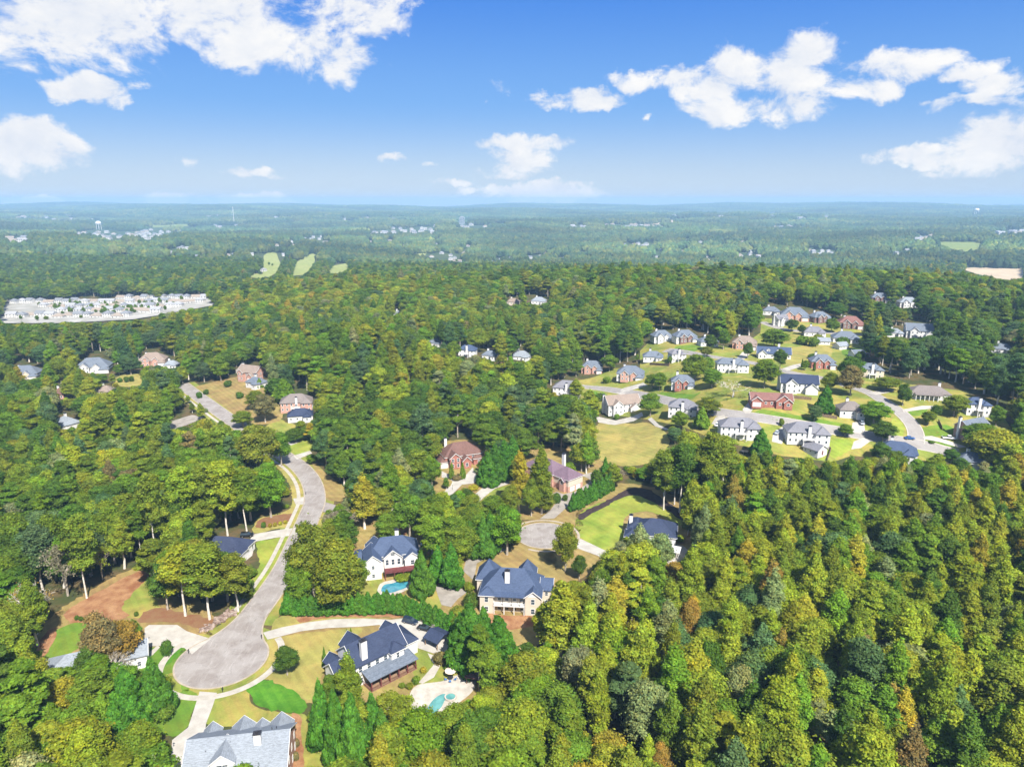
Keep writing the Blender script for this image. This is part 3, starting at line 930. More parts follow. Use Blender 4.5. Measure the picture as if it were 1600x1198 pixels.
def roof_solid(mb, x0, x1, y0, y1, z, kind, pitch, oh=.45, th=.22):
    """a roof body with fascia; kind gx / gy (ridge along x / y), hip, or a shed falling to S / N / E / W"""
    X0, X1, Y0, Y1 = x0 - oh, x1 + oh, y0 - oh, y1 + oh
    w, d = X1 - X0, Y1 - Y0
    zb = z - oh * pitch
    zt = zb + th
    cx, cy_ = (X0 + X1) / 2, (Y0 + Y1) / 2
    lo = [(X0, Y0, zb), (X1, Y0, zb), (X1, Y1, zb), (X0, Y1, zb)]
    up = [(X0, Y0, zt), (X1, Y0, zt), (X1, Y1, zt), (X0, Y1, zt)]
    side = [(0, 1, 5, 4), (1, 2, 6, 5), (2, 3, 7, 6), (3, 0, 4, 7), (3, 2, 1, 0)]
    if kind == 'hip':
        if w >= d:
            h = d / 2 * pitch; i = d / 2
            rd = [(X0 + i, cy_, zt + h), (X1 - i + (1e-3 if w == d else 0), cy_, zt + h)]
            fs = [(4, 5, 9, 8), (5, 6, 9), (6, 7, 8, 9), (7, 4, 8)]
        else:
            h = w / 2 * pitch; i = w / 2
            rd = [(cx, Y0 + i, zt + h), (cx, Y1 - i, zt + h)]
            fs = [(4, 5, 8), (5, 6, 9, 8), (6, 7, 9), (7, 4, 8, 9)]
        mb.poly(lo + up + rd, side + fs)
        return zt + h
    if kind in ('gx', 'gy'):
        # open triangular ends carry the gable wall; the roof is a bent slab
        if kind == 'gx':
            h = d / 2 * pitch
            a = [(X0, Y0, zt), (X0, cy_, zt + h), (X0, Y1, zt)]; b = [(X1, p[1], p[2]) for p in a]
        else:
            h = w / 2 * pitch
            a = [(X0, Y0, zt), (cx, Y0, zt + h), (X1, Y0, zt)]; b = [(p[0], Y1, p[2]) for p in a]
        dn = lambda p: (p[0], p[1], p[2] - th)
        pts = a + b + [dn(p) for p in a] + [dn(p) for p in b]
        fs = [(0, 1, 4, 3), (1, 2, 5, 4), (6, 9, 10, 7), (7, 10, 11, 8), (0, 3, 9, 6), (2, 8, 11, 5), (0, 6, 7, 1), (1, 7, 8, 2), (3, 4, 10, 9), (4, 5, 11, 10)]
        mb.poly(pts, fs)
        return zt + h
    h = (d if kind in 'SN' else w) * pitch
    add = {'S': (0, 0, h, h), 'N': (h, h, 0, 0), 'W': (0, h, h, 0), 'E': (h, 0, 0, h)}[kind]
    lo = [(p[0], p[1], p[2] + q) for p, q in zip(lo, add)]
    up = [(p[0], p[1], p[2] + q) for p, q in zip(up, add)]
    mb.poly(lo + up, side + [(4, 5, 6, 7)])
    return zt + h


class House:
    def __init__(s, label, px, yaw, z=0.0, group=None, name='house', cat='house', vis=None, near=True, loc=None):
        p = loc if loc is not None else P(*px)
        s.o = empty(name, (p[0], p[1], p[2] + z), R(yaw))
        tag(s.o, label, cat, group)
        s.yaw = yaw; s.p = p; s.near = near
        s.wings = []
        if vis:
            keep(vis)
    def wing(s, x0, x1, y0, y1, h, roof, rm, wm, pitch=.7, z0=-1.0, oh=.45, gable=None, base=None, rname='roof', fascia=True):
        s.wings.append((x0, x1, y0, y1, h, wm))
        mb = MB()
        if roof in ('gx', 'gy'):
            gm = 1 if gable else 0
            if roof == 'gx':
                r = (y1 - y0) / 2 * pitch; cyy = (y0 + y1) / 2
                pts = [(x, y, z) for x in (x0, x1) for y, z in ((y0, z0), (y1, z0), (y1, h), (y0, h), (cyy, h + r))]
                mb.poly(pts, [(0, 3, 2, 1), (5, 6, 7, 8), (0, 5, 8, 3), (1, 2, 7, 6), (0, 1, 6, 5)])
                mb.poly([pts[i] for i in (3, 2, 4)], [(0, 2, 1)], gm); mb.poly([pts[i] for i in (8, 7, 9)], [(0, 1, 2)], gm)
            else:
                r = (x1 - x0) / 2 * pitch; cxx = (x0 + x1) / 2
                pts = [(x, y, z) for y in (y0, y1) for x, z in ((x0, z0), (x1, z0), (x1, h), (x0, h), (cxx, h + r))]
                mb.poly(pts, [(0, 1, 2, 3), (5, 8, 7, 6), (0, 3, 8, 5), (1, 6, 7, 2), (0, 5, 6, 1)])
                mb.poly([pts[i] for i in (3, 2, 4)], [(0, 1, 2)], gm); mb.poly([pts[i] for i in (8, 7, 9)], [(0, 2, 1)], gm)
        else:
            mb.box(x0, x1, y0, y1, z0, h)
        mb.build('wall', [wm, gable or wm], s.o)
        if base:
            MB().box(x0 - .03, x1 + .03, y0 - .03, y1 + .03, z0, base[0]).build('wall_base', base[1], s.o)
        rb = MB(); top = roof_solid(rb, x0, x1, y0, y1, h, roof, pitch, oh)
        ro = rb.build(rname, rm, s.o)
        zb = h - oh * pitch
        if fascia and s.near and roof in ('hip',):
            X0, X1, Y0, Y1 = x0 - oh, x1 + oh, y0 - oh, y1 + oh
            g = MB()
            ring = lambda o_, z: [(X0 - o_, Y0 - o_, z), (X1 + o_, Y0 - o_, z), (X1 + o_, Y1 + o_, z), (X0 - o_, Y1 + o_, z)]
            pt = ring(.003, zb - .05) + ring(.06, zb - .05) + ring(.003, zb + .16) + ring(.06, zb + .16)
            g.poly(pt, [f_ for i in range(4) for j in [(i + 1) % 4] for f_ in ((4 + i, 4 + j, 12 + j, 12 + i), (i, 8 + i, 8 + j, j), (8 + i, 12 + i, 12 + j, 8 + j), (i, j, 4 + j, 4 + i))])
            g.build('gutter', TRIM, ro)
        if fascia and roof in ('gx', 'gy'):
            # barge boards along the rakes, one chevron at each gable end
            w_ = .09; hh = .26
            ends = ((x0 - oh - w_, x0 - oh - .003), (x1 + oh + .003, x1 + oh + w_)) if roof == 'gx' else ((y0 - oh - w_, y0 - oh - .003), (y1 + oh + .003, y1 + oh + w_))
            lo_, hi_ = (y0 - oh, y1 + oh) if roof == 'gx' else (x0 - oh, x1 + oh)
            mid = (lo_ + hi_) / 2; zc = zb + (mid - lo_) * pitch
            prof = [(lo_, zb - .03), (mid, zc - .03), (hi_, zb - .03), (hi_, zb + hh), (mid, zc + hh), (lo_, zb + hh)]
            for E in ends:
                pt = [((q, a_, b_) if roof == 'gx' else (a_, q, b_)) for q in E for a_, b_ in prof]
                MB().poly(pt, [(0, 1, 4, 5), (1, 2, 3, 4), (6, 11, 10, 7), (7, 10, 9, 8)] + [(i, (i + 1) % 6, 6 + (i + 1) % 6, 6 + i) for i in range(6)]).build('barge_board', TRIM, ro)
        return len(s.wings) - 1
    def seen(s, face):
        a = {'S': -90, 'N': 90, 'E': 0, 'W': 180}[face] + s.yaw
        n = Vector((math.cos(R(a)), math.sin(R(a))))
        return n.dot(Vector((s.p[0], s.p[1])).normalized()) < .12
    def place(s, o, wi, face, u, z):
        x0, x1, y0, y1, h, wm = s.wings[wi]
        if face == 'S':
            o.location, a = (x0 + u, y0 - .01, z), 0
        elif face == 'N':
            o.location, a = (x1 - u, y1 + .01, z), 180
        elif face == 'E':
            o.location, a = (x1 + .01, y0 + u, z), 90
        else:
            o.location, a = (x0 - .01, y1 - u, z), -90
        o.rotation_euler = (0, 0, R(a))
        o.parent = s.o
        return o
    def hidden(s, wi, face, u, z, half):
        x0, x1, y0, y1, h, wm = s.wings[wi]
        for k in (-half, half):
            q = {'S': (x0 + u + k, y0 - .25), 'N': (x1 - u - k, y1 + .25), 'E': (x1 + .25, y0 + u + k), 'W': (x0 - .25, y1 - u - k)}[face]
            for j, (a, b, c, d, hh, _) in enumerate(s.wings):
                if j != wi and a - .3 < q[0] < b + .3 and c - .3 < q[1] < d + .3 and z < hh + .6:
                    return True
        return False
    def window(s, wi, face, u, z, w=1.1, h=1.5):
        if s.hidden(wi, face, u, z, w / 2):
            return
        fm, pm = window_mesh(w, h, s.near)
        o = link(bpy.data.objects.new('window', fm)); s.place(o, wi, face, u, z)
        p = link(bpy.data.objects.new('pane', pm)); p.parent = o
        return o
    def windows(s, wi, faces='SEW', rows=None, step=3.0, w=1.1, h=1.5, skip=()):
        x0, x1, y0, y1, hh, wm = s.wings[wi]
        for f in faces:
            if not s.seen(f):
                continue
            L = (x1 - x0) if f in 'SN' else (y1 - y0)
            n = max(1, int((L - .8) // step))
            for z in rows or ([1.6] if hh < 4.5 else [1.6, 4.7]):
                for k in range(n):
                    s.window(wi, f, L * (k + .5) / n, z, w, h)
    def garage(s, wi, face, u, w=4.8, h=2.3):
        mb = MB().box(-w / 2, w / 2, -.05, .02, 0, h)
        o = mb.build('garage_door', TRIM); s.place(o, wi, face, u, 0)
        g = MB()
        for i in range(1, 4):
            g.box(-w / 2 + .05, w / 2 - .05, -.062, -.051, h * i / 4 - .02, h * i / 4 + .02)
        q = g.build('panel_joint', CONC_OLD, o)
    def door(s, wi, face, u, z=1.05, m=None):
        o = MB().box(-.5, .5, -.06, .02, -1.05, 1.05).build('door', m or WOOD_RED); s.place(o, wi, face, u, z)
        MB().box(.34, .42, -.12, -.061, -.05, .05).build('handle', DARK, o)
    def chimney(s, x, y, z0, z1, m=None, w=1.3, d=1.0):
        o = MB().box(x - w / 2, x + w / 2, y - d / 2, y + d / 2, z0, z1).build('chimney', m or WHITE, s.o)
        c = MB().box(x - w / 2 - .12, x + w / 2 + .12, y - d / 2 - .12, y + d / 2 + .12, z1 + .003, z1 + .22)
        c.box(x - .3, x + .3, y - .25, y + .25, z1 + .22, z1 + .6).build('chimney_cap', DARK, o)
    def dormer(s, x, y, z, w=2.4, d=3.0, h=1.9, face='S', rm=None, wm=None):
        wi = s.wing(x - w / 2, x + w / 2, y, y + d, z + h, 'gy', rm, wm or WHITE, .8, z - .6, .25, rname='dormer_roof')
        fm, pm = window_mesh(w * .5, h * .7, s.near)
        o = link(bpy.data.objects.new('window', fm)); s.place(o, wi, 'S', w / 2, z + h * .5)
        p = link(bpy.data.objects.new('pane', pm)); p.parent = o
    def vents(s, spots):
        for x, y, z in spots:
            MB().tube((x, y, z - .5), (x, y, z + .45), .09, .09, 6).build('roof_vent', DARK, s.o)
    def railing(s, pts, z, m, h=1.0, step=.35):
        g = MB()
        for a, b in zip(pts[:-1], pts[1:]):
            a3, b3 = Vector((*a, z)), Vector((*b, z))
            L = (b3 - a3).length
            for zz in (.12, h):
                g.tube(a3 + Vector((0, 0, zz)), b3 + Vector((0, 0, zz)), .05, .05, 4)
            n = max(1, int(L / step))
            for k in range(n + 1):
                q = a3.lerp(b3, k / n)
                g.tube(q + Vector((0, 0, .0)), q + Vector((0, 0, h)), .025, .025, 4, cap=False)
        g.build('railing', m, s.o)
    def deck(s, x0, x1, y0, y1, z, m, rail=None):
        o = MB().box(x0, x1, y0, y1, z - .25, z).build('deck', m, s.o)
        nx = max(1, int((x1 - x0) / 3))
        for k in range(nx + 1):
            x = x0 + .2 + (x1 - x0 - .4) * k / nx
            MB().box(x - .12, x + .12, y0 + .1, y0 + .34, -1.0, z - .25).build('post', m, o)
        if rail:
            s.railing([(x0 + .05, y1), (x0 + .05, y0 + .05), (x1 - .05, y0 + .05), (x1 - .05, y1)], z, rail)
        return o


# pale grey roofed house at the bottom of the picture, seen from behind
h = House('large house with pale blue grey roof and white dormer beside the turning circle', (383, 1203), 9, vis=[(300, 1125), (312, 1105), (345, 1098), (425, 1098), (455, 1112), (456, 1198), (300, 1198)])
rm = RF['pale']
a = h.wing(-10.5, 10.5, -9.5, 6.0, 6.2, 'gx', rm, BRICK_P, .62)
b = h.wing(-9.8, -6.4, 2.0, 7.8, 5.6, 'gy', rm, BRICK_P, .95)
h.wing(-3.6, 1.6, 1.0, 7.6, 5.6, 'gy', rm, BRICK_P, .95)
h.wing(1.9, 4.4, 3.0, 7.0, 6.2, 'gy', rm, BRICK_P, .95)
h.wing(5.0, 9.8, 1.0, 7.8, 5.6, 'gy', rm, BRICK_P, .95)
c = h.wing(-12.4, -6.0, -9.0, 1.2, 4.6, 'gy', rm, BRICK_P, .62)
h.dormer(-2.6, -7.2, 7.0, 5.0, 6.0, 1.7, rm=rm)
h.windows(a, 'SE', step=3.2); h.windows(c, 'SW')
h.chimney(4.3, -3.6, 6.5, 12.4, WHITE, 1.5, 1.1)
h.chimney(-12.9, -8.0, -1, 7.0, BRICK_P, 1.0, 1.4)
h.vents([(-6.5, -4.2, 9.4), (-1.6, -3.0, 10.1), (6.8, -.5, 10.7), (8.6, -2.2, 9.9), (7.6, .3, 10.2)])

# white house with navy roof, porch and pool
h = House('white two-storey house with navy roof, long grey porch roof and white chimney', (585, 1046), 42, vis=[(505, 1045), (520, 1005), (548, 985), (565, 978), (590, 968), (650, 995), (655, 1030), (640, 1055), (600, 1085), (580, 1080), (540, 1060)])
rm = RF['navy']
a = h.wing(-7.2, 8.2, -3.2, 6.6, 6.2, 'gx', rm, WHITE, .78)
b = h.wing(-12.2, -6.6, -2.2, 4.4, 4.6, 'gx', rm, WHITE, .8)
c = h.wing(8.0, 13.4, -1.4, 7.4, 4.4, 'hip', rm, WHITE, .62)
d = h.wing(-5.0, .4, 4.0, 9.2, 5.8, 'gy', rm, WHITE, .95)
e = h.wing(-11.0, -7.4, 2.4, 7.0, 4.4, 'gy', rm, WHITE, .95)
f = h.wing(8.6, 12.0, 4.6, 10.0, 4.4, 'gy', rm, WHITE, .9)
g = h.wing(3.0, 7.0, -4.4, 0, 6.2, 'hip', rm, WHITE, .7)
h.windows(a, 'SEW', [1.5, 4.7], 2.2, 1.2, 1.7); h.windows(b, 'SW', [1.6], 2.6); h.windows(c, 'E', [1.7], 2.6); h.windows(g, 'SEW', [4.7], 1.8, 1.0, 1.7); h.windows(d, 'W', [1.6, 4.4], 2.5)
h.chimney(-4.2, -2.2, -1, 12.2, WHITE, 1.7, 1.2)
h.dormer(-9.6, -2.4, 4.6, 2.6, 3, 1.7, rm=rm)
pr = MB(); roof_solid(pr, -5.5, 9.0, -7.6, -3.3, 3.2, 'S', .16, .3); pr.build('porch_roof', RF['slate'], h.o)
for x in (-5.2, -2.4, .4, 3.2, 6.0, 8.7):
    MB().box(x - .13, x + .13, -7.5, -7.24, -1.5, 3.15).build('porch_post', WOOD_RED, h.o)
h.deck(-5.5, 9.0, -7.6, -3.35, .15, WOOD, WOOD_RED)

# white house with blue roof, red deck and small pool
h = House('white gabled house with slate blue roof and dark red deck above a small pool', (613, 884), 14, vis=[(556, 850), (575, 822), (610, 818), (640, 825), (652, 855), (655, 875), (640, 900), (600, 905), (575, 895)])
rm = RF['blue']
a = h.wing(-8.5, 9.0, -4.0, 6.0, 6.6, 'hip', rm, WHITE, .85)
b = h.wing(-9.6, -4.2, -8.0, 1.5, 6.6, 'gy', rm, WHITE, .85)
c = h.wing(-3.0, 3.0, -5.2, 3.0, 6.2, 'gy', rm, WHITE, .85)
d = h.wing(4.0, 9.2, -6.2, 1.0, 5.6, 'gy', rm, WHITE, .8)
e = h.wing(-8.0, -3.0, 3.0, 9.0, 5.4, 'gy', rm, WHITE, .9)
f = h.wing(-13.2, -8.6, -1.0, 5.0, 4.6, 'hip', rm, WHITE, .8)
h.windows(b, 'SW', [1.5, 4.6], 2.4); h.windows(c, 'S', [4.4], 1.7, 1.2, 2.2); h.windows(d, 'SE', [4.0], 2.2, 1.4, 1.8); h.windows(a, 'E', [1.6, 4.7]); h.windows(c, 'S', [1.3], 1.8, 1.2, 1.9)
h.window(c, 'S', 3.0, 7.3, 1.6, 1.2); h.window(f, 'W', 3.0, 1.7)
h.chimney(2.2, 2.8, 6, 12.4, WHITE, 1.3, 1.0)
h.deck(-3.2, 9.4, -9.6, -6.25, 2.8, WOOD_RED, WOOD_RED)

# cream house with two tower roofs
h = House('cream two-storey house with blue roof, rear balcony and two pointed tower roofs', (801, 946), -6, vis=[(742, 905), (755, 862), (770, 855), (790, 875), (815, 862), (858, 882), (858, 915), (846, 965), (745, 965)])
rm = RF['blue']
a = h.wing(-9.8, 9.2, -3.2, 8.4, 6.4, 'hip', rm, CREAM, .92)
b = h.wing(-9.8, -5.6, -5.0, 0, 6.4, 'hip', rm, CREAM, .62)
c = h.wing(4.4, 9.2, -5.0, 2.0, 6.4, 'gy', rm, CREAM, .78, gable=WHITE)
d = h.wing(9.0, 12.4, .6, 7.6, 6.0, 'gx', rm, CREAM, .6)
e = h.wing(-12.2, -5.2, 5.0, 12.6, 6.4, 'hip', rm, CREAM, 1.35)
f = h.wing(1.2, 6.6, 7.0, 12.6, 7.2, 'hip', rm, CREAM, 1.5)
h.windows(b, 'SW', [1.5, 4.8], 1.9, 1.3, 1.8); h.windows(c, 'S', [1.5, 4.8], 2.1, 1.3, 1.9); h.windows(a, 'SW', [1.4, 4.6], 2.2, 1.3, 2.0); h.windows(e, 'W', [1.6], 2.8); h.windows(d, 'S', [1.6, 4.6], 2.4)
h.deck(-5.5, 4.3, -5.4, -3.25, 3.1, WHITE, TRIM)
for x in (-2.6, .2, 2.8):
    MB().box(x - .08, x + .08, -5.3, -5.14, 3.1, 6.1).build('balcony_post', DARK, h.o)
pr = MB(); roof_solid(pr, -5.5, 4.3, -5.4, -3.3, 6.1, 'S', .2, .1); pr.build('balcony_roof', rm, h.o)
h.chimney(-1.6, -.6, 6, 12.6, WHITE, 1.5, 1.1)
h.vents([(-5.6, 1.0, 9.5), (3.0, 2.0, 10.5), (4.4, .6, 9.4), (5.4, 2.4, 9.9)])

# brick house with brown roof
h = House('brick house with brown hipped roof and white trimmed front gables', (719, 722), 22, vis=[(682, 715), (700, 695), (725, 682), (756, 697), (745, 725), (735, 745), (690, 745)])
rm = RF['brown']
a = h.wing(-9.0, 10.0, -4.5, 8.0, 5.4, 'hip', rm, BRICK, .72)
b = h.wing(-7.4, -2.0, -7.6, 0, 5.4, 'gy', rm, BRICK, .85)
c = h.wing(-1.4, 2.8, -8.8, 0, 3.8, 'gy', rm, BRICK, .95)
d = h.wing(5.0, 10.4, -6.0, 2.0, 3.4, 'hip', rm, BRICK, .7)
e = h.wing(-11.4, -7.5, -5.0, 3.0, 3.2, 'hip', rm, CREAM, .7)
h.windows(a, 'SEW', [1.6, 4.2], 2.8); h.windows(b, 'SW', [1.6, 4.3], 2.3, 1.3, 1.9); h.windows(c, 'SE', [1.8], 2.0, 1.4, 2.0); h.windows(d, 'SE', [1.6], 2.4)
h.garage(e, 'S', 1.95, 3.2); h.door(a, 'S', 11.6)
h.chimney(-6.0, 4.6, 5, 11.8, WHITE)

# mauve roofed house
h = House('long house with mauve roof, brick front and cream garage end', (862, 752), -47, vis=[(822, 705), (845, 698), (885, 708), (908, 735), (908, 765), (885, 772), (850, 768), (825, 740)])
rm = RF['mauve']
a = h.wing(-13.0, 5.0, -5.0, 6.0, 6.2, 'hip', rm, BRICK_P, .72)
b = h.wing(3.0, 14.0, -4.0, 5.4, 6.0, 'hip', rm, CREAM, .7, base=(2.6, BRICK_P))
c = h.wing(-4.0, 1.4, -7.6, 0, 6.2, 'gy', rm, BRICK_P, .85)
d = h.wing(9.6, 12.4, -5.2, 0, 5.2, 'gy', rm, BRICK_P, .85)
h.windows(a, 'SE', [1.6, 4.7], 2.6); h.windows(b, 'S', [4.5], 3.0); h.window(d, 'S', 1.4, 4.2, 1.4, 1.6); h.windows(c, 'SW', [1.6, 4.6], 2.3, 1.3, 1.9)
h.garage(b, 'E', 2.6, 2.8); h.garage(b, 'E', 6.4, 2.8)
h.chimney(2.0, 5.8, -1, 12.6, WHITE, 1.5, 1.1)

# dark blue roofed house half hidden by trees
h = House('house with dark blue hipped roof behind trees above the big wood', (1018, 843), -14, vis=[(975, 830), (978, 802), (1015, 798), (1052, 806), (1062, 838), (1040, 842), (985, 835)])
rm = RF['navy']
a = h.wing(-6.8, 9.0, -5.5, 7.0, 4.6, 'hip', rm, WHITE, .62)
b = h.wing(-9.0, -3.0, -1.0, 8.6, 4.2, 'hip', rm, WHITE, .62)
c = h.wing(-9.6, -5.0, -6.4, 0, 3.6, 'hip', rm, WHITE, .6)
h.windows(a, 'SEW', [1.5], 2.6); h.windows(c, 'SW', [1.5], 2.3)
h.chimney(-8.2, 3.0, 3, 8.0, WHITE)
# house with pale roof under the rust coloured trees
h = House('house with pale slate roof beneath the rust coloured trees', (143, 1052), 24, vis=[(86, 1032), (100, 1015), (132, 1008), (132, 1040), (118, 1052)])
rm = RF['pale']
a = h.wing(-10.5, 8, -5.5, 5.5, 4.0, 'hip', rm, CREAM, .6)
b = h.wing(6.0, 14.0, -3.0, 5.0, 4.0, 'gx', rm, WHITE, .6)
h.windows(a, 'SWE', [1.6], 3.0); h.garage(b, 'E', 4.0); h.windows(b, 'S', [1.6])
# black roofed house by the street
h = House('low house with black blue hipped roof beside the street drive', (352, 866), -8, vis=[(318, 845), (345, 832), (380, 842), (382, 862), (365, 868), (340, 865)])
rm = RF['black']
a = h.wing(-8.5, 8.5, -5, 6, 3.4, 'hip', rm, WHITE, .62)
b = h.wing(3.2, 8.8, -7.2, 0, 3.2, 'hip', rm, WHITE, .62)
h.windows(a, 'SE', [1.6], 3.0); h.garage(b, 'E', 3.4, 4.2); h.windows(b, 'S', [1.6], 2.2)
# a brown roof deep among the poplars left of the street
h = House('brick house with tan roof glimpsed behind poplars left of the street', (385, 775), 15, vis=[(378, 733), (396, 730), (398, 745), (380, 745)])
a = h.wing(-7, 7, -5, 5, 5.5, 'hip', RF['tan'], BRICK_P, .7); h.windows(a, 'SE')

# ---------------------------------------------------------------- houses further out
WM = {'w': WHITE, 'c': CREAM, 'b': BRICK, 'p': BRICK_P, 'd': BRICK_D, 'e': BEIGE}


def suburb(label, x, y, w, yaw, roof, wall, style, front=None, group='houses of the subdivision', vis=True, deep=.62):
    """a one or two storey suburban house, w pixels across in the photograph"""
    g = P(x, y + .16 * w)
    W = w / pxm(g) * .88
    W = min(max(W, 8.0), 27.0)
    D = max(7.0, W * deep)
    k = pxm(g)
    h = House(label, None, yaw, loc=g, group=group, near=False)
    rm, wm = RF[roof], WM[wall]
    fm = WM[front] if front else wm
    X, Yh = W / 2, D / 2
    if style == 'hip':
        a = h.wing(-X, X, -Yh, Yh, 3.4, 'hip', rm, wm, .72)
        b = h.wing(X * .25, X * .85, -Yh - 2.2, 0, 3.2, 'hip', rm, fm, .72)
        h.windows(a, 'SEW', [1.6]); h.windows(b, 'SEW', [1.6], 2.2); h.chimney(-X * .3, Yh * .2, 3, 3.4 + Yh * .72 + 1.6)
    elif style == 'back':      # two full storeys at the back with a chimney and a small deck
        a = h.wing(-X, X, -Yh, Yh, 5.4, 'hip', rm, wm, .7)
        b = h.wing(X * .35, X + .4, -Yh - 1.6, Yh * .4, 5.2, 'hip', rm, wm, .7)
        h.windows(a, 'SEW', [1.4, 4.1], 2.4); h.windows(b, 'SE', [1.4, 4.1], 2.6)
        h.chimney(X * .05, -Yh - .5, -1, 8.6); h.deck(-X * .3, X * .3, -Yh - 3.4, -Yh - 1.2, 2.7, TRIM, TRIM)
    elif style == 'gable2':    # two storeys, gable ends, front gables
        a = h.wing(-X, X, -Yh, Yh, 5.8, 'gx', rm, wm, .75)
        b = h.wing(-X * .75, -X * .15, -Yh - 1.8, 0, 5.6, 'gy', rm, fm, .85)
        c = h.wing(X * .3, X * .95, -Yh - 2.4, 0, 3.6, 'gy', rm, fm, .8)
        h.windows(a, 'SEW', [1.6, 4.5], 2.6); h.windows(b, 'S', [1.6, 4.5], 2.0); h.garage(c, 'S', X * .325, min(4.6, X * .5)); h.chimney(-X - .4, Yh * .3, -1, 10.2)
    elif style == 'ranch':     # long low house with front gables
        a = h.wing(-X, X, -Yh, Yh, 3.4, 'gx', rm, wm, .62)
        b = h.wing(-X * .98, -X * .5, -Yh - 1.6, 0, 3.4, 'gy', rm, fm, .75)
        c = h.wing(X * .2, X * .9, -Yh - 1.2, 0, 3.4, 'gy', rm, fm, .8)
        d = h.wing(X * .55, X * .95, -Yh - 2.2, 0, 3.0, 'gy', rm, fm, .8)
        h.windows(a, 'SEW', [1.7], 2.6); h.garage(b, 'S', X * .24, min(4.6, X * .4)); h.windows(c, 'S', [1.7], 2.2); h.windows(d, 'S', [1.7], 2.0, 1.5); h.door(a, 'S', X * 1.1)
    elif style == 'front':     # tall front gables with a garage to one side
        a = h.wing(-X, X, -Yh, Yh, 4.6, 'hip', rm, wm, .8)
        b = h.wing(-X * .7, -X * .1, -Yh - 2.0, 0, 4.6, 'gy', rm, fm, .9)
        c = h.wing(X * .05, X * .5, -Yh - 1.2, 0, 4.4, 'gy', rm, fm, .9)
        d = h.wing(X * .45, X * 1.02, -Yh - 2.6, Yh * .4, 3.0, 'hip', rm, wm, .7)
        h.windows(a, 'SEW', [1.6, 3.9], 2.8); h.windows(b, 'S', [1.6, 4.2], 2.0); h.windows(c, 'S', [1.6], 1.8); h.garage(d, 'S', X * .28, min(4.4, X * .45)); h.chimney(-X * .5, Yh * .4, 3, 9.4)
    elif style == 'shed':
        a = h.wing(-X, X, -Yh, Yh, 2.6, 'gx', rm, wm, .6)
        h.windows(a, 'S', [1.4], 2.4, .9, 1.0); h.door(a, 'E', Yh)
    elif style == 'porch':     # hipped ranch with a pillared porch along the front
        a = h.wing(-X, X, -Yh, Yh, 3.2, 'hip', rm, wm, .62)
        h.windows(a, 'SE', [1.5], 2.2)
        pr = MB(); roof_solid(pr, -X * .8, X * .55, -Yh - 2.6, -Yh - .03, 2.7, 'S', .22, .2); pr.build('porch_roof', rm, h.o)
        for q in range(7):
            xx = -X * .78 + q * X * 1.31 / 6
            MB().box(xx - .14, xx + .14, -Yh - 2.5, -Yh - 2.22, -.6, 2.65).build('porch_post', TRIM, h.o)
        h.chimney(X * .55, Yh * .3, 3, 8.0)
    elif style == 'cape':      # long roof with dormers
        a = h.wing(-X, X, -Yh, Yh, 3.4, 'gx', rm, wm, .8)
        for q in (-.35, .25):
            h.dormer(X * q, -Yh * .75, 3.6, 2.2, 3.0, 1.7, rm=rm)
        b = h.wing(-X * .95, -X * .45, -Yh - 2.4, 0, 3.4, 'gy', rm, wm, .85)
        h.windows(a, 'SE', [1.6], 2.4); h.windows(b, 'S', [1.6], 2.2); h.chimney(X * .3, Yh * .3, 3, 9.2)
    if vis:
        hh = w * .28
        keep([(x - w * .52, y + w * .16), (x - w * .52, y - hh * .7), (x, y - hh * 1.4), (x + w * .52, y - hh * .7), (x + w * .52, y + w * .16)])
    return h


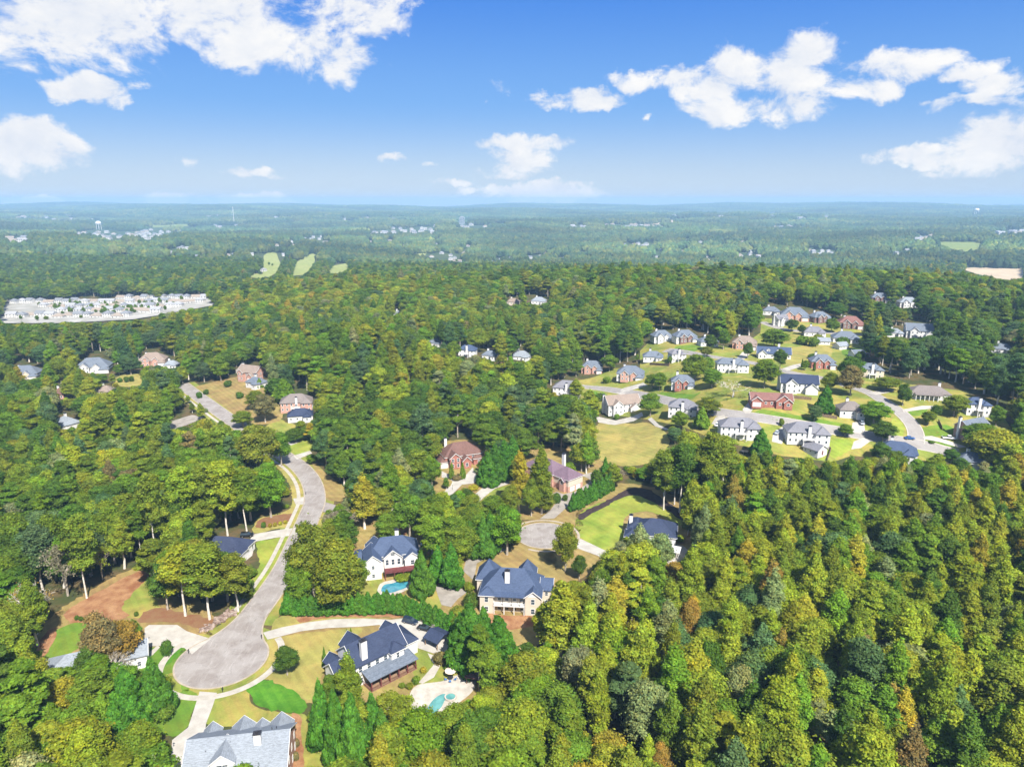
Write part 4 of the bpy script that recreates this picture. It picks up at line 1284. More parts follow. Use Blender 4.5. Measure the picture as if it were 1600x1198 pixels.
SUBS = [
    ('white house with grey hipped roof at the wood edge, left of the upper street', 1033, 527, 34, 10, 'slate', 'w', 'front'),
    ('white and brick house with grey gables, second on the upper street', 1069, 527, 38, 8, 'slate', 'w', 'front', 'd'),
    ('house with slate roof half hidden by a round green tree', 1105, 534, 32, 8, 'slate', 'w', 'hip'),
    ('brick house with tan hipped roof at the street end', 1163, 537, 40, -20, 'tan', 'p', 'front', 'p'),
    ('white house with slate blue roof at the wood, two slim conifers before it', 1020, 557, 34, -8, 'slate', 'w', 'hip'),
    ('narrow white house with white chimney behind a wooden fence', 1056, 559, 24, 12, 'grey', 'w', 'back'),
    ('long white house with slate roof beside the uphill street', 1142, 571, 52, -6, 'slate', 'w', 'back', None, .42),
    ('brick fronted house with grey roof against the wood edge', 925, 575, 36, -10, 'slate', 'p', 'front', 'p'),
    ('white and brick gabled house with grey roof and wide drive', 985, 584, 46, -14, 'slate', 'w', 'front', 'p'),
    ('red brick fronted house with blue grey roof between two round trees', 1066, 599, 38, -12, 'slate', 'w', 'front', 'b'),
    ('lavender grey roofed house sunk behind trees left of the street', 886, 608, 46, -14, 'grey', 'w', 'back'),
    ('white two-storey house with tan roof above the golden field', 970, 632, 60, 14, 'tan', 'w', 'gable2', None, .55),
    ('white house with grey hipped roof right of the golden field', 1066, 640, 46, -18, 'grey', 'w', 'back', None, .7),
    ('white two-storey house with grey roof and dark deck furniture', 1153, 668, 66, -7, 'grey', 'w', 'back', None, .5),
    ('white house with grey roof, fenced yard and projecting annex', 1257, 676, 68, -8, 'grey', 'w', 'back', None, .55),
    ('red brick ranch house with red brown roof and white garage', 1203, 620, 70, -9, 'red', 'b', 'ranch', 'b', .42),
    ('white house with navy roof behind the red brick ranch', 1246, 601, 62, -12, 'navy', 'w', 'gable2', None, .5),
    ('white house with taupe pyramid roof and white chimney by the maple', 1328, 640, 42, -10, 'taupe', 'w', 'hip', None, .75),
    ('white ranch house with taupe roof and pillared porch', 1449, 610, 64, -14, 'taupe', 'w', 'porch', None, .5),
    ('white house with blue roof and round chimney beside dark wood', 1521, 638, 36, -6, 'blue', 'w', 'back'),
    ('brick gabled house with grey roof beside the white pickup', 1516, 672, 54, 24, 'slate', 'p', 'gable2', 'p', .5),
    ('blue roofed house half buried in trees at the corner', 1400, 702, 62, -24, 'blue', 'w', 'hip'),
    ('blue grey roofed house in the trees below the big maple', 1518, 719, 52, -12, 'slate', 'w', 'hip'),
    ('red brick fronted house with grey hipped roof beside slim conifers', 1283, 567, 40, -8, 'slate', 'b', 'front', 'b'),
    ('two-storey house with blue grey roof and pillared porch behind the oak', 1358, 582, 36, -12, 'slate', 'c', 'back', 'p'),
    ('white house with blue roof and two dormers beside the straw lawn', 1208, 549, 56, -14, 'blue', 'w', 'cape', None, .42),
    ('white house with lavender grey roof in the upper row, chimney in front', 1271, 518, 36, -10, 'grey', 'w', 'hip'),
    ('house with broad slate roof and white chimney by the sheds', 1320, 526, 44, -14, 'slate', 'w', 'hip'),
    ('dark brick house with red roof in the upper row', 1328, 505, 40, -16, 'red', 'd', 'front', 'd'),
    ('brick and white house with grey roof at the top of the rise', 1240, 491, 46, -16, 'slate', 'p', 'front', 'p'),
    ('dark stone house with slate gable behind a small tree', 1279, 497, 32, 14, 'slate', 'd', 'front', 'd'),
    ('small grey roofed house at the upper wood edge', 1204, 486, 28, -14, 'slate', 'w', 'hip'),
    ('white gable end house in the upper row behind a dark tree', 1218, 504, 24, 30, 'grey', 'w', 'gable2'),
    ('tiny white shed with grey roof on the straw lawn', 1286, 535, 14, -10, 'pale', 'w', 'shed'),
    ('small white shed near the green hedge', 1313, 542, 15, 18, 'pale', 'w', 'shed'),
    ('little grey shed at the edge of the dark wood', 1338, 555, 12, 10, 'slate', 'w', 'shed'),
    ('grey roofed white house with twin gables in a wood clearing', 1436, 519, 46, -20, 'slate', 'w', 'gable2'),
    ('pale roofed house showing just above the dark wood', 1396, 521, 26, -8, 'pale', 'w', 'hip'),
    ('dark brick house with grey roof high in the dark wood', 1373, 467, 28, -12, 'slate', 'd', 'front'),
    ('white gabled house with pale roof high in the dark wood', 1418, 474, 32, -10, 'pale', 'w', 'front'),
    ('white house with slate roof alone in the wood', 1563, 545, 36, -20, 'slate', 'w', 'hip'),
    ('white house peeping out of the wood beside the frame edge', 1585, 498, 18, -12, 'pale', 'w', 'hip'),
]
for s in SUBS:
    lab, x, y, w, yaw, rf, wl, st = s[:8]
    suburb(lab, x, y, w, yaw, rf, wl, st, s[8] if len(s) > 8 else None, deep=s[9] if len(s) > 9 else .62)
suburb('grey roofed garage annex below the fenced white house', 1273, 702, 30, -58, 'grey', 'w', 'shed', None, deep=.6)

for lab, x, y, w, yaw, rf, wl, st, fr in (
    ('slate roofed house at the far left among yellowing trees', 42, 583, 46, 12, 'slate', 'c', 'front', 'e'),
    ('white house with slate roof and dormers in the left woods', 148, 571, 54, 16, 'slate', 'w', 'front', 'w'),
    ('rose brick house with tan roof beside the round lawn', 240, 562, 44, 14, 'tan', 'p', 'front', 'p'),
    ('small house with pale roof right of the rose brick house', 269, 571, 24, 10, 'pale', 'w', 'hip', None),
    ('tan roofed house with two chimneys above the upper street', 394, 585, 42, -24, 'tan', 'p', 'gable2', 'p'),
    ('slate roofed house in front of the tan roofed house', 402, 598, 34, -30, 'slate', 'w', 'hip', None),
    ('brick house with taupe roof beside the street lawns', 464, 630, 52, 12, 'taupe', 'p', 'back', 'p'),
    ('white house with navy roof below the taupe roofed house', 470, 648, 42, 14, 'navy', 'w', 'hip', None),
    ('low house with pale blue roof alone in the left woods', 106, 661, 40, -26, 'pale', 'w', 'hip', None),
    ('brown roofed house among the left woods', 96, 616, 24, 10, 'brown', 'p', 'hip', None),
    ('pale tan roof among the left woods', 166, 612, 24, 10, 'tan', 'c', 'hip', None),
    ('white house with blue roof behind the tall central wood', 731, 551, 30, -10, 'blue', 'w', 'back', None),
    ('slate roofed house glimpsed behind the central wood', 766, 556, 26, -12, 'slate', 'w', 'hip', None),
    ('pale grey roofed house standing free behind the central wood', 814, 556, 34, -10, 'pale', 'w', 'hip', None),
    ('grey roof peeping over the crest of the central wood', 680, 537, 24, -8, 'slate', 'w', 'hip', None),
    ('long pale building in the far woods below the ridge', 842, 470, 26, -6, 'pale', 'w', 'hip', None),
    ('low cream building left of the long pale building', 802, 472, 22, -6, 'tan', 'c', 'hip', None),
    ('lone white house high in the middle woods', 622, 492, 14, -6, 'pale', 'w', 'hip', None),
    ('cream house in the woods beside a brown lawn', 1002, 447, 12, -4, 'tan', 'c', 'hip', None),
):
    suburb(lab, x, y, w, yaw, rf, wl, st, fr, 'houses in the woods')

# ---------------------------------------------------------------- vehicles
RUBBER = mat('tyre_rubber', (.02, .02, .02), .8)
RIM = mat('wheel_rim', (.45, .45, .46), .3, .05, 1, .5, metal=.8)
LAMP = mat('lamp_lens', (.75, .75, .72), .15)
TAIL = mat('tail_lens', (.35, .02, .02), .25)
PLATE = mat('plastic_dark', (.03, .03, .03), .6)


def car(label, px, yaw, paint, style='suv', z=.1):
    p = P(*px)
    o = empty('parked_' + ('pickup' if style == 'pickup' else 'car'), (p[0], p[1], p[2] + z), R(yaw))
    tag(o, label, 'pickup' if style == 'pickup' else 'car', 'vehicles')
    L, Wd = (5.7, 2.0) if style == 'pickup' else ((4.9, 1.95) if style == 'suv' else (4.7, 1.85))
    hw = Wd / 2
    # lower body: side profile lofted across with tucked sills and rounded corners
    prof = {'suv': [(-2.45, .35), (-2.45, .95), (-2.3, 1.08), (1.1, 1.05), (2.2, .95), (2.45, .75), (2.45, .35)],
            'sedan': [(-2.35, .32), (-2.35, .85), (-2.2, .98), (-1.5, .98), (1.0, .92), (2.15, .8), (2.35, .62), (2.35, .32)],
            'pickup': [(-2.85, .5), (-2.85, 1.12), (-.6, 1.12), (1.3, 1.1), (2.6, 1.02), (2.85, .85), (2.85, .45)]}[style]
    n = len(prof)
    mb = MB()
    rows = [(-hw, .1, .06), (-hw + .12, 0, 0), (hw - .12, 0, 0), (hw, .1, .06)]
    pts = []
    for y, ins, dn in rows:
        for (x, zz) in prof:
            pts.append((x - math.copysign(ins, x), y, zz - (dn if zz > .6 else -dn)))
    fs = [(r * n + i, r * n + (i + 1) % n, (r + 1) * n + (i + 1) % n, (r + 1) * n + i) for r in range(3) for i in range(n)]
    fs += [tuple(range(n)), tuple(range(4 * n - 1, 3 * n - 1, -1))]
    mb.poly(pts, fs)
    b = mb.build('body', paint, o)
    # greenhouse
    gh = {'suv': (-2.35, -2.05, .55, 1.35, 1.06, 1.72), 'sedan': (-1.75, -1.05, .35, 1.15, .95, 1.43), 'pickup': (-.75, -.55, 1.0, 1.6, 1.1, 1.82)}[style]
    xb, xtb, xtf, xf, z0, z1 = gh
    q = [(xb, -hw + .1, z0), (xf, -hw + .1, z0), (xf, hw - .1, z0), (xb, hw - .1, z0), (xtb, -hw + .28, z1), (xtf, -hw + .28, z1), (xtf, hw - .28, z1), (xtb, hw - .28, z1)]
    MB().poly(q, [(0, 1, 5, 4), (1, 2, 6, 5), (2, 3, 7, 6), (3, 0, 4, 7)]).build('window', GLASS, o)
    r = MB().box(xtb - .03, xtf + .03, -hw + .26, hw - .26, z1 + .002, z1 + .07)
    r.build('car_roof', paint, o)
    if style == 'pickup':
        MB().box(-2.72, -.85, -hw + .16, hw - .16, 1.122, 1.13).build('bed_liner', PLATE, o)
    wx = L * .31
    for sx in (-1, 1):
        for sy in (-1, 1):
            c = (sx * wx, sy * (hw - .10), .36)
            w = MB().tube((c[0], c[1] - .12, c[2]), (c[0], c[1] + .12, c[2]), .36, .36, 14).build('wheel', RUBBER, o)
            yo = sy * .125
            MB().tube((c[0], c[1] + yo, c[2]), (c[0], c[1] + yo + sy * .01, c[2]), .22, .22, 10).build('rim', RIM, w)
    xe = prof[-1][0]
    for sy in (-1, 1):
        MB().box(xe - .1, xe + .015, sy * (hw - .38) - .18, sy * (hw - .38) + .18, .62, .76).build('headlight', LAMP, o)
        MB().box(prof[0][0] - .015, prof[0][0] + .1, sy * (hw - .3) - .12, sy * (hw - .3) + .12, .72, .92).build('tail_light', TAIL, o)
    return o


P_BLACK = mat('paint_black', (.012, .013, .016), .22, .05, 1, .6)
P_NAVY = mat('paint_navy', (.015, .025, .05), .2, .05, 1, .6)
P_BLUE = mat('paint_blue', (.03, .10, .30), .2, .05, 1, .6)
P_SILVER = mat('paint_silver', (.45, .50, .56), .25, .05, 1, .6)
P_WHITE = mat('paint_white', (.78, .78, .77), .25, .03, 1, .5)
car('dark navy sport utility car parked on the white drive beside the navy roof', (641, 973), -22, P_NAVY)
car('black car parked in front of the open carport', (664, 984), -22, P_BLACK, 'sedan')
car('black car at the black roofed house beside the street drive', (386, 838), 10, P_BLACK)
car('dark blue car beside the white house with the red deck', (660, 853), -70, P_NAVY, 'sedan')
car('blue car driving on the bend of the pale street', (1421, 686), -5, P_BLUE, 'sedan')
car('white pickup on the drive of the brick gabled house', (1482, 686), -14, P_WHITE, 'pickup')
car('silver car on the curved drive beside the white house', (1214, 677), 60, P_SILVER, 'sedan')
car('blue silver car on the dark drive under the round maple', (1346, 662), 78, P_SILVER, 'suv')
car('white car on the drive left of the white house', (1121, 665), 55, P_WHITE, 'sedan')

# ---------------------------------------------------------------- pools, carport and garden things of the near plots
WATER = mat('pool_water', (.085, .26, .25), .06, .25, .35, .5, (.13, .32, .30))
WATER_B = mat('pool_water_blue', (.035, .19, .27), .06, .2, .5, .5, (.06, .25, .31))
DECKST = mat('pool_deck', (.37, .335, .285), .85, .12, .4, .2, (.45, .415, .365), .1, 2.0)
sheet('pool_deck', [(640, 1088), (652, 1070), (690, 1064), (716, 1054), (742, 1060), (738, 1080), (716, 1098), (704, 1102), (692, 1112), (668, 1116), (646, 1112)], DECKST, .05, True, label='pale stone deck round the turquoise garden pool')
sheet('swimming_pool', [(666, 1112), (673, 1098), (682, 1089), (692, 1084), (699, 1087), (694, 1096), (690, 1104), (682, 1112), (674, 1116)], WATER, .12, True, label='turquoise kidney shaped pool on the pale stone deck')
sheet('pool_deck', [(590, 928), (594, 912), (612, 906), (630, 902), (642, 906), (642, 916), (626, 926), (606, 930)], DECKST, .05, True, label='narrow pale deck round the small blue pool')
sheet('swimming_pool', [(596, 924), (600, 914), (614, 911), (626, 907), (638, 909), (636, 917), (624, 922), (610, 926)], WATER_B, .12, True, label='small blue pool below the red deck')
# raised spa
p = P(704, 1090)
o = empty('garden_spa', p); tag(o, 'round stone spa at the rim of the turquoise pool', 'spa')
mb = MB(); n = 20
for i in range(n):
    a0, a1 = 2 * math.pi * i / n, 2 * math.pi * (i + 1) / n
    q = [(r * math.cos(t), r * math.sin(t), z) for z in (0, .55) for t in (a0, a1) for r in (1.25, 1.6)]
    mb.poly(q, [(0, 1, 3, 2), (4, 6, 7, 5), (1, 5, 7, 3), (0, 2, 6, 4)])
mb.build('stone_rim', DECKST, o)
MB().tube((0, 0, .05), (0, 0, .42), 1.26, 1.26, 20).build('spa_water', WATER, o)


def roofed(name, label, cat, px, yaw, w, d, hh, rm, pm, roof='gx', pitch=.5, back=False):
    p = P(*px)
    o = empty(name, p, R(yaw)); tag(o, label, cat)
    rb = MB(); roof_solid(rb, -w / 2, w / 2, -d / 2, d / 2, hh, roof, pitch, .4); rb.build('canopy', rm, o)
    for sx in (-1, 1):
        for sy in (-1, 1):
            MB().box(sx * (w / 2 - .1) - .1, sx * (w / 2 - .1) + .1, sy * (d / 2 - .1) - .1, sy * (d / 2 - .1) + .1, -.3, hh - .12).build('post', pm, o)
    if back:
        MB().box(-w / 2 + .1, w / 2 - .1, d / 2 - .18, d / 2 - .06, -.3, hh - .2).build('back_panel', pm, o)
    return o


roofed('carport', 'open carport with navy gabled roof at the end of the drive', 'carport', (684, 1004), -36, 4.8, 5.8, 2.5, RF['navy'], WOOD, 'gx', .42)
roofed('pool_pavilion', 'low brown roofed pavilion beside the turquoise pool', 'pavilion', (744, 1064), -14, 4.6, 3.2, 2.2, RF['brown'], WOOD, 'hip', .35, True)
keep([(660, 985), (700, 980), (705, 1005), (690, 1020), (662, 1008)])
keep([(728, 1050), (760, 1050), (762, 1068), (730, 1070)])


def parasol(label, px):
    o = empty('garden_parasol', P(*px)); tag(o, label, 'parasol')
    mb = MB(); n = 10
    top = (0, 0, 2.75)
    ring = [(1.55 * math.cos(2 * math.pi * i / n), 1.55 * math.sin(2 * math.pi * i / n), 2.2 + (.06 if i % 2 else 0)) for i in range(n)]
    low = [(x, y, z - .18) for x, y, z in ring]
    mb.poly([top] + ring + low, [(0, 1 + i, 1 + (i + 1) % n) for i in range(n)] + [(1 + i, 1 + n + i, 1 + n + (i + 1) % n, 1 + (i + 1) % n) for i in range(n)])
    mb.build('canopy', mat('canvas', (.62, .52, .42), .8), o)
    MB().tube((0, 0, -.1), (0, 0, 2.7), .04, .04, 6).build('pole', DARK, o)


parasol('beige parasol over the patio table beside the pool', (704, 1058))
o = empty('patio_table', P(704, 1061)); tag(o, 'dark patio table beneath the beige parasol', 'table')
MB().tube((0, 0, .70), (0, 0, .75), .75, .75, 12).build('table_top', DARK, o)
for i in range(4):
    a = math.pi / 4 + i * math.pi / 2
    MB().tube((.55 * math.cos(a), .55 * math.sin(a), 0), (.5 * math.cos(a), .5 * math.sin(a), .7), .03, .03, 5).build('leg', DARK, o)
for i, nm in enumerate(('left of', 'nearest the viewer at', 'right of')):
    a = (200, 270, 340)[i]
    q = P(704, 1061) + Vector((1.35 * math.cos(R(a)), 1.35 * math.sin(R(a)), 0))
    o = empty('patio_chair', q, R(a + 90)); tag(o, 'blue patio chair %s the table by the pool' % nm, 'chair', 'patio chairs')
    MB().box(-.28, .28, -.28, .28, .42, .5).build('seat', mat('cushion_blue', (.05, .14, .35), .8), o)
    MB().box(-.28, .28, -.36, -.29, .5, 1.05).build('backrest', mat('cushion_blue', (.05, .14, .35), .8), o)
    for sx in (-.24, .24):
        for sy in (-.24, .24):
            MB().tube((sx, sy, 0), (sx, sy, .42), .025, .025, 4).build('leg', DARK, o)
# concrete retaining wall behind the cars
q = [P(613, 957), P(640, 962), P(668, 975), P(692, 988)]
mb = MB()
for a, b in zip(q[:-1], q[1:]):
    d = (b - a).normalized(); nrm = Vector((-d.y, d.x, 0)) * .2
    pts = [a - nrm, b - nrm, b + nrm, a + nrm]
    mb.poly([(*v[:2], v.z - .3) for v in pts] + [(*v[:2], v.z + 1.1) for v in pts], [(4, 5, 6, 7), (0, 1, 5, 4), (2, 3, 7, 6), (1, 2, 6, 5), (3, 0, 4, 7)])
tag(mb.build('retaining_wall', CONC_OLD), 'low concrete retaining wall behind the parked cars', 'wall')
# air conditioners beside the pale roofed house
for i, (x, y) in enumerate(((459, 1158), (459, 1170))):
    o = empty('air_conditioner', P(x, y), R(9)); tag(o, 'grey air conditioning unit in the red bed, %s of the two' % ('upper', 'lower')[i], 'air conditioner', 'air conditioners')
    MB().box(-.5, .5, -.5, .5, 0, 1.0).build('casing', mat('ac_grey', (.45, .46, .46), .5), o)
    MB().tube((0, 0, 1.003), (0, 0, 1.03), .42, .42, 14).build('fan_grille', DARK, o)
    MB().box(-.6, .6, -.6, .6, -.1, -.003).build('plinth', CONC_OLD, o)
# kerbside mailboxes and lamp
for x, y, lab in ((348, 1081, 'dark mailbox post at the lower rim of the turning circle'), (409, 998, 'dark mailbox post at the right rim of the turning circle'), (295, 1021, 'dark mailbox post at the left rim of the turning circle'), (478, 773, 'dark mailbox post on the verge of the street bend'), (471, 818, 'dark mailbox post beside the drive of the black roofed house'), (873, 794, 'mailbox post beside the grey drive of the mauve roofed house'), (707, 765, 'lamp post on the lawn before the brick house')):
    o = empty('mailbox', P(x, y)); tag(o, lab, 'mailbox' if 'mail' in lab else 'lamp', 'mailboxes of the near streets' if 'mail' in lab else None)
    if 'lamp' in lab:
        o.name = 'lamp_post'
        MB().tube((0, 0, -.1), (0, 0, 2.6), .06, .05, 6).build('post', DARK, o)
        MB().tube((0, 0, 2.6), (0, 0, 3.0), .1, .2, 8).build('lantern', LAMP, o)
    else:
        MB().box(-.06, .06, -.06, .06, -.1, 1.1).build('post', DARK, o)
        MB().box(-.12, .12, -.3, .3, 1.1, 1.38).build('letter_box', DARK, o)
# rubble bank and garden seat by the street
rng = random.Random(5)
mb_cache = []
for k in range(5):
    bm = bmesh.new(); bmesh.ops.create_icosphere(bm, subdivisions=1, radius=.5)
    for v in bm.verts:
        v.co *= rng.uniform(.7, 1.2); v.co.z *= .65
    me = bpy.data.meshes.new('stone'); bm.to_mesh(me); bm.free()
    me.materials.append(mat('field_stone', (.20, .13, .10), .9, .35, .8, .2, (.33, .26, .22)))
    mb_cache.append(me)
root = empty('rubble_bank', P(342, 972)); tag(root, 'bank of broken brown stones beside the street pavement', 'stone bank')
for k in range(90):
    t = rng.random()
    px = (318 + 45 * t + rng.uniform(-6, 6), 986 - 30 * t + rng.uniform(-5, 5))
    q = P(*px)
    s = link(bpy.data.objects.new('stone', rng.choice(mb_cache))); s.parent = root
    s.location = Vector((q[0], q[1], q[2] + .15)) - root.location
    s.scale = [rng.uniform(.8, 1.7)] * 3; s.rotation_euler = (0, 0, rng.uniform(0, 6))
keep([(315, 985), (355, 955), (370, 955), (345, 985), (325, 992)])
# timber fences and the trampoline of the subdivision
FENCE = mat('fence_wood', (.16, .11, .075), .9, .25, 1.5)
for lab, pts in (
    ('weathered fence in front of the navy roofed white house', [(1238, 622), (1268, 625)]),
    ('weathered fence beside the taupe pyramid roof', [(1284, 651), (1308, 655)]),
    ('brown fence of the yard beside the annex', [(1290, 700), (1298, 704), (1292, 722)]),
    ('wooden fence before the narrow white house', [(1015, 570), (1045, 572), (1048, 566)]),
    ('short dark fence on the lawn by the brick gabled house', [(1466, 659), (1472, 672)]),
):
    w = [P(*a) for a in pts]
    root = empty('timber_fence', w[0]); tag(root, lab, 'fence', 'fences of the subdivision')
    for a, b in zip(w[:-1], w[1:]):
        n = max(2, int((b - a).length / 1.2))
        for k in range(n):
            c0, c1_ = a.lerp(b, k / n) - w[0], a.lerp(b, (k + .93) / n) - w[0]
            nrm = Vector((-(b - a).y, (b - a).x, 0)).normalized() * .05
            pts8 = [c0 - nrm, c1_ - nrm, c1_ + nrm, c0 + nrm]
            MB().poly([(*v[:2], v.z - .4) for v in pts8] + [(*v[:2], v.z + 1.7) for v in pts8], [(4, 5, 6, 7), (0, 1, 5, 4), (2, 3, 7, 6), (1, 2, 6, 5), (3, 0, 4, 7)]).build('panel', FENCE, root)
o = empty('trampoline', P(1163, 707)); tag(o, 'round black trampoline on the lawn beside a conifer', 'trampoline')
MB().tube((0, 0, .85), (0, 0, .9), 1.9, 1.9, 20).build('bouncing_mat', DARK, o)
for i in range(6):
    a = i * math.pi / 3
    MB().tube((1.8 * math.cos(a), 1.8 * math.sin(a), 0), (1.8 * math.cos(a), 1.8 * math.sin(a), .85), .04, .04, 5).build('leg', RIM, o)
keep([(1155, 700), (1172, 700), (1172, 712), (1155, 712)])
# white pergola and parked boat cover behind the dark blue roofed house
roofed('pergola', 'white pergola behind the dark blue roofed house', 'pergola', (1050, 868), -20, 5.0, 4.0, 2.6, TRIM, TRIM, 'S', .02)
sheet('patio', [(1018, 862), (1035, 850), (1066, 852), (1076, 866), (1060, 878), (1030, 880)], DECKST, .05, True, label='pale patio beside the white pergola')

# ---------------------------------------------------------------- trees: prototypes
rs = np.random.RandomState(11)


def ico_np(sub):
    bm = bmesh.new(); bmesh.ops.create_icosphere(bm, subdivisions=sub, radius=1.0)
    V = np.array([v.co[:] for v in bm.verts]); F = np.array([[v.index for v in f.verts] for f in bm.faces]); bm.free()
    return V, F


ICO1, ICO2 = ico_np(1), ico_np(2)


def rand_dir(n):
    d = rs.normal(size=(n, 3))
    return d / np.linalg.norm(d, axis=1, keepdims=True)


def leaf_quads(pos, nrm, size, aspect, along=None):
    """one leaf spray per point: a folded lozenge facing its normal"""
    n = len(pos)
    nrm = nrm / (np.linalg.norm(nrm, axis=1, keepdims=True) + 1e-9)
    ref = rand_dir(n) if along is None else along + rand_dir(n) * .35
    u = ref - nrm * np.sum(ref * nrm, 1, keepdims=True)
    u /= np.linalg.norm(u, axis=1, keepdims=True) + 1e-9
    w = np.cross(nrm, u)
    s = size[:, None]
    j = rs.uniform(.75, 1.25, (n, 4, 1))
    q = np.stack([pos - u * s * aspect * j[:, 0], pos + w * s * j[:, 1] - nrm * s * .25, pos + u * s * aspect * j[:, 2], pos - w * s * j[:, 3] - nrm * s * .25], 1)
    return q.reshape(-1, 3)


def lobes_crown(lobes, n, size, up=.35, rnd=.75, aspect=1.2, core=.66, along=None, ragged=.27):
    """leaves over a set of ellipsoid lobes (centre, radii) plus an inner body of foliage"""
    C = np.array([l[0] for l in lobes], float); Rr = np.array([l[1] for l in lobes], float)
    wgt = (Rr[:, 0] * Rr[:, 2]) ** .9; wgt /= wgt.sum()
    pos, nrm, li = [], [], []
    have = 0
    while have < n:
        k = rs.choice(len(lobes), n, p=wgt)
        d = rand_dir(n); d[:, 2] += up * .5
        d /= np.linalg.norm(d, axis=1, keepdims=True)
        rr = 1 + rs.normal(0, ragged, n)[:, None] - .04
        p = C[k] + d * Rr[k] * rr
        q = np.abs((p[:, None, :] - C[None]) / Rr[None])
        depth = np.sqrt((q ** 2).sum(2)); depth[np.arange(n), k] = 9
        ok = depth.min(1) > .80
        pos.append(p[ok]); nrm.append(d[ok]); li.append(k[ok]); have += ok.sum()
    p = np.concatenate(pos)[:n]; d = np.concatenate(nrm)[:n]; k = np.concatenate(li)[:n]
    nn = d + rand_dir(n) * rnd; nn[:, 2] += up
    sz = size * rs.uniform(.6, 1.35, n)
    al = None if along is None else along(p, d)
    Q = leaf_quads(p, nn, sz, aspect, al)
    # colour of each spray: clump to clump and leaf to leaf
    lobe_v = rs.uniform(.80, 1.22, len(lobes)); lobe_h = rs.normal(0, .04, len(lobes))
    v = lobe_v[k] * rs.uniform(.60, 1.42, n)
    hsh = lobe_h[k] + rs.normal(0, .05, n)
    colq = np.stack([v * (1 + hsh * 1.6), v * (1 + hsh * .25), v * (1 - hsh)], 1)
    V = [Q]; F4 = np.arange(len(Q)).reshape(-1, 4)
    Fs3 = []; col3 = []
    base = len(Q)
    for i in range(len(lobes)):
        iv, f = ICO1
        vv = iv * Rr[i] * core * rs.uniform(.9, 1.08, (len(iv), 1)) + C[i]
        V.append(vv); Fs3.append(f + base); base += len(vv)
        col3.append(np.tile(np.array([.85, .85, .85]) * lobe_v[i], (len(f), 1)))
    return np.concatenate(V), F4, np.concatenate(Fs3), np.concatenate([colq, np.concatenate(col3)])


def trunk_mb(h, r, limbs, top, lean=.0, branch_r=.4):
    mb = MB()
    pts = []
    x = y = 0
    n = 5
    for i in range(n + 1):
        t = i / n
        pts.append(Vector((x, y, -1.0 if i == 0 else top * t)))
        x += rs.normal(0, .12) * h / 20 + lean; y += rs.normal(0, .12) * h / 20
    for i in range(n):
        mb.tube(pts[i], pts[i + 1], r * (1 - .75 * i / n) * (1.25 if i == 0 else 1), r * (1 - .75 * (i + 1) / n), 7, cap=False)
    for e, z in limbs:
        t = min(max(z / top, 0), .999) * n
        a = pts[int(t)].lerp(pts[int(t) + 1], t - int(t))
        e = Vector(e)
        mid = a.lerp(e, .5) + Vector((0, 0, (e - a).length * .12))
        rr = r * (1 - .75 * t / n) * .55
        mb.tube(a, mid, rr, rr * .7, 5, cap=False); mb.tube(mid, e, rr * .7, rr * .25, 5, cap=False)
    return mb


PROTO = {}       # species -> list of (crown mesh, trunk mesh, joined mesh, height, radius)
def add_proto(sp, V, F4, F3, col, tmb, bark, h, r):
    k = len(PROTO.setdefault(sp, []))
    me = mesh_np('crown_' + sp, V, [F4, F3], [LEAF])
    at = me.attributes.new('leaf', 'FLOAT_COLOR', 'FACE')
    at.data.foreach_set('color', np.concatenate([col, np.ones((len(col), 1))], 1).astype(np.float32).ravel())
    tm = tmb.mesh('trunk_' + sp, bark)
    # joined copy for the woods
    tv = np.array(tmb.v); tf = np.array([f for f in tmb.f if len(f) == 4])
    JV = np.concatenate([V, tv]); tf = tf + len(V)
    jm = mesh_np('tree_' + sp, JV, [F4, tf, F3], [LEAF, bark], np.concatenate([np.zeros(len(F4)), np.ones(len(tf)), np.zeros(len(F3))]))
    at = jm.attributes.new('leaf', 'FLOAT_COLOR', 'FACE')
    cc = np.concatenate([col[:len(F4)], np.ones((len(tf), 3)), col[len(F4):]])
    at.data.foreach_set('color', np.concatenate([cc, np.ones((len(cc), 1))], 1).astype(np.float32).ravel())
    PROTO[sp].append((me, tm, jm, h, r))


def make_oak(nl=13000, size=.20):
    h, r = 18.0, 5.6
    lobes = []
    n = rs.randint(44, 58)
    for i in range(n):
        a = rs.uniform(0, 2 * math.pi); t = rs.uniform(0, 1) ** .8
        zc = 5.5 + 10.6 * t
        prof = math.sin(math.pi * min(1, .16 + .80 * t)) ** .75
        rad = (r - 1.5) * prof * rs.uniform(.45, 1.02)
        s = rs.uniform(.8, 1.75)
        lobes.append(((rad * math.cos(a), rad * math.sin(a), zc + rs.normal(0, .3)), (s, s, s * rs.uniform(.62, .85))))
    lobes.append(((0, 0, 10.5), (3.2, 3.2, 4.2)))
    V, F4, F3, col = lobes_crown(lobes, nl, size)
    ends = [(l[0], rs.uniform(4, 8)) for l in lobes[:7]]
    add_proto('oak', V, F4, F3, col, trunk_mb(h, .34, ends, 13), BARK, h, r)


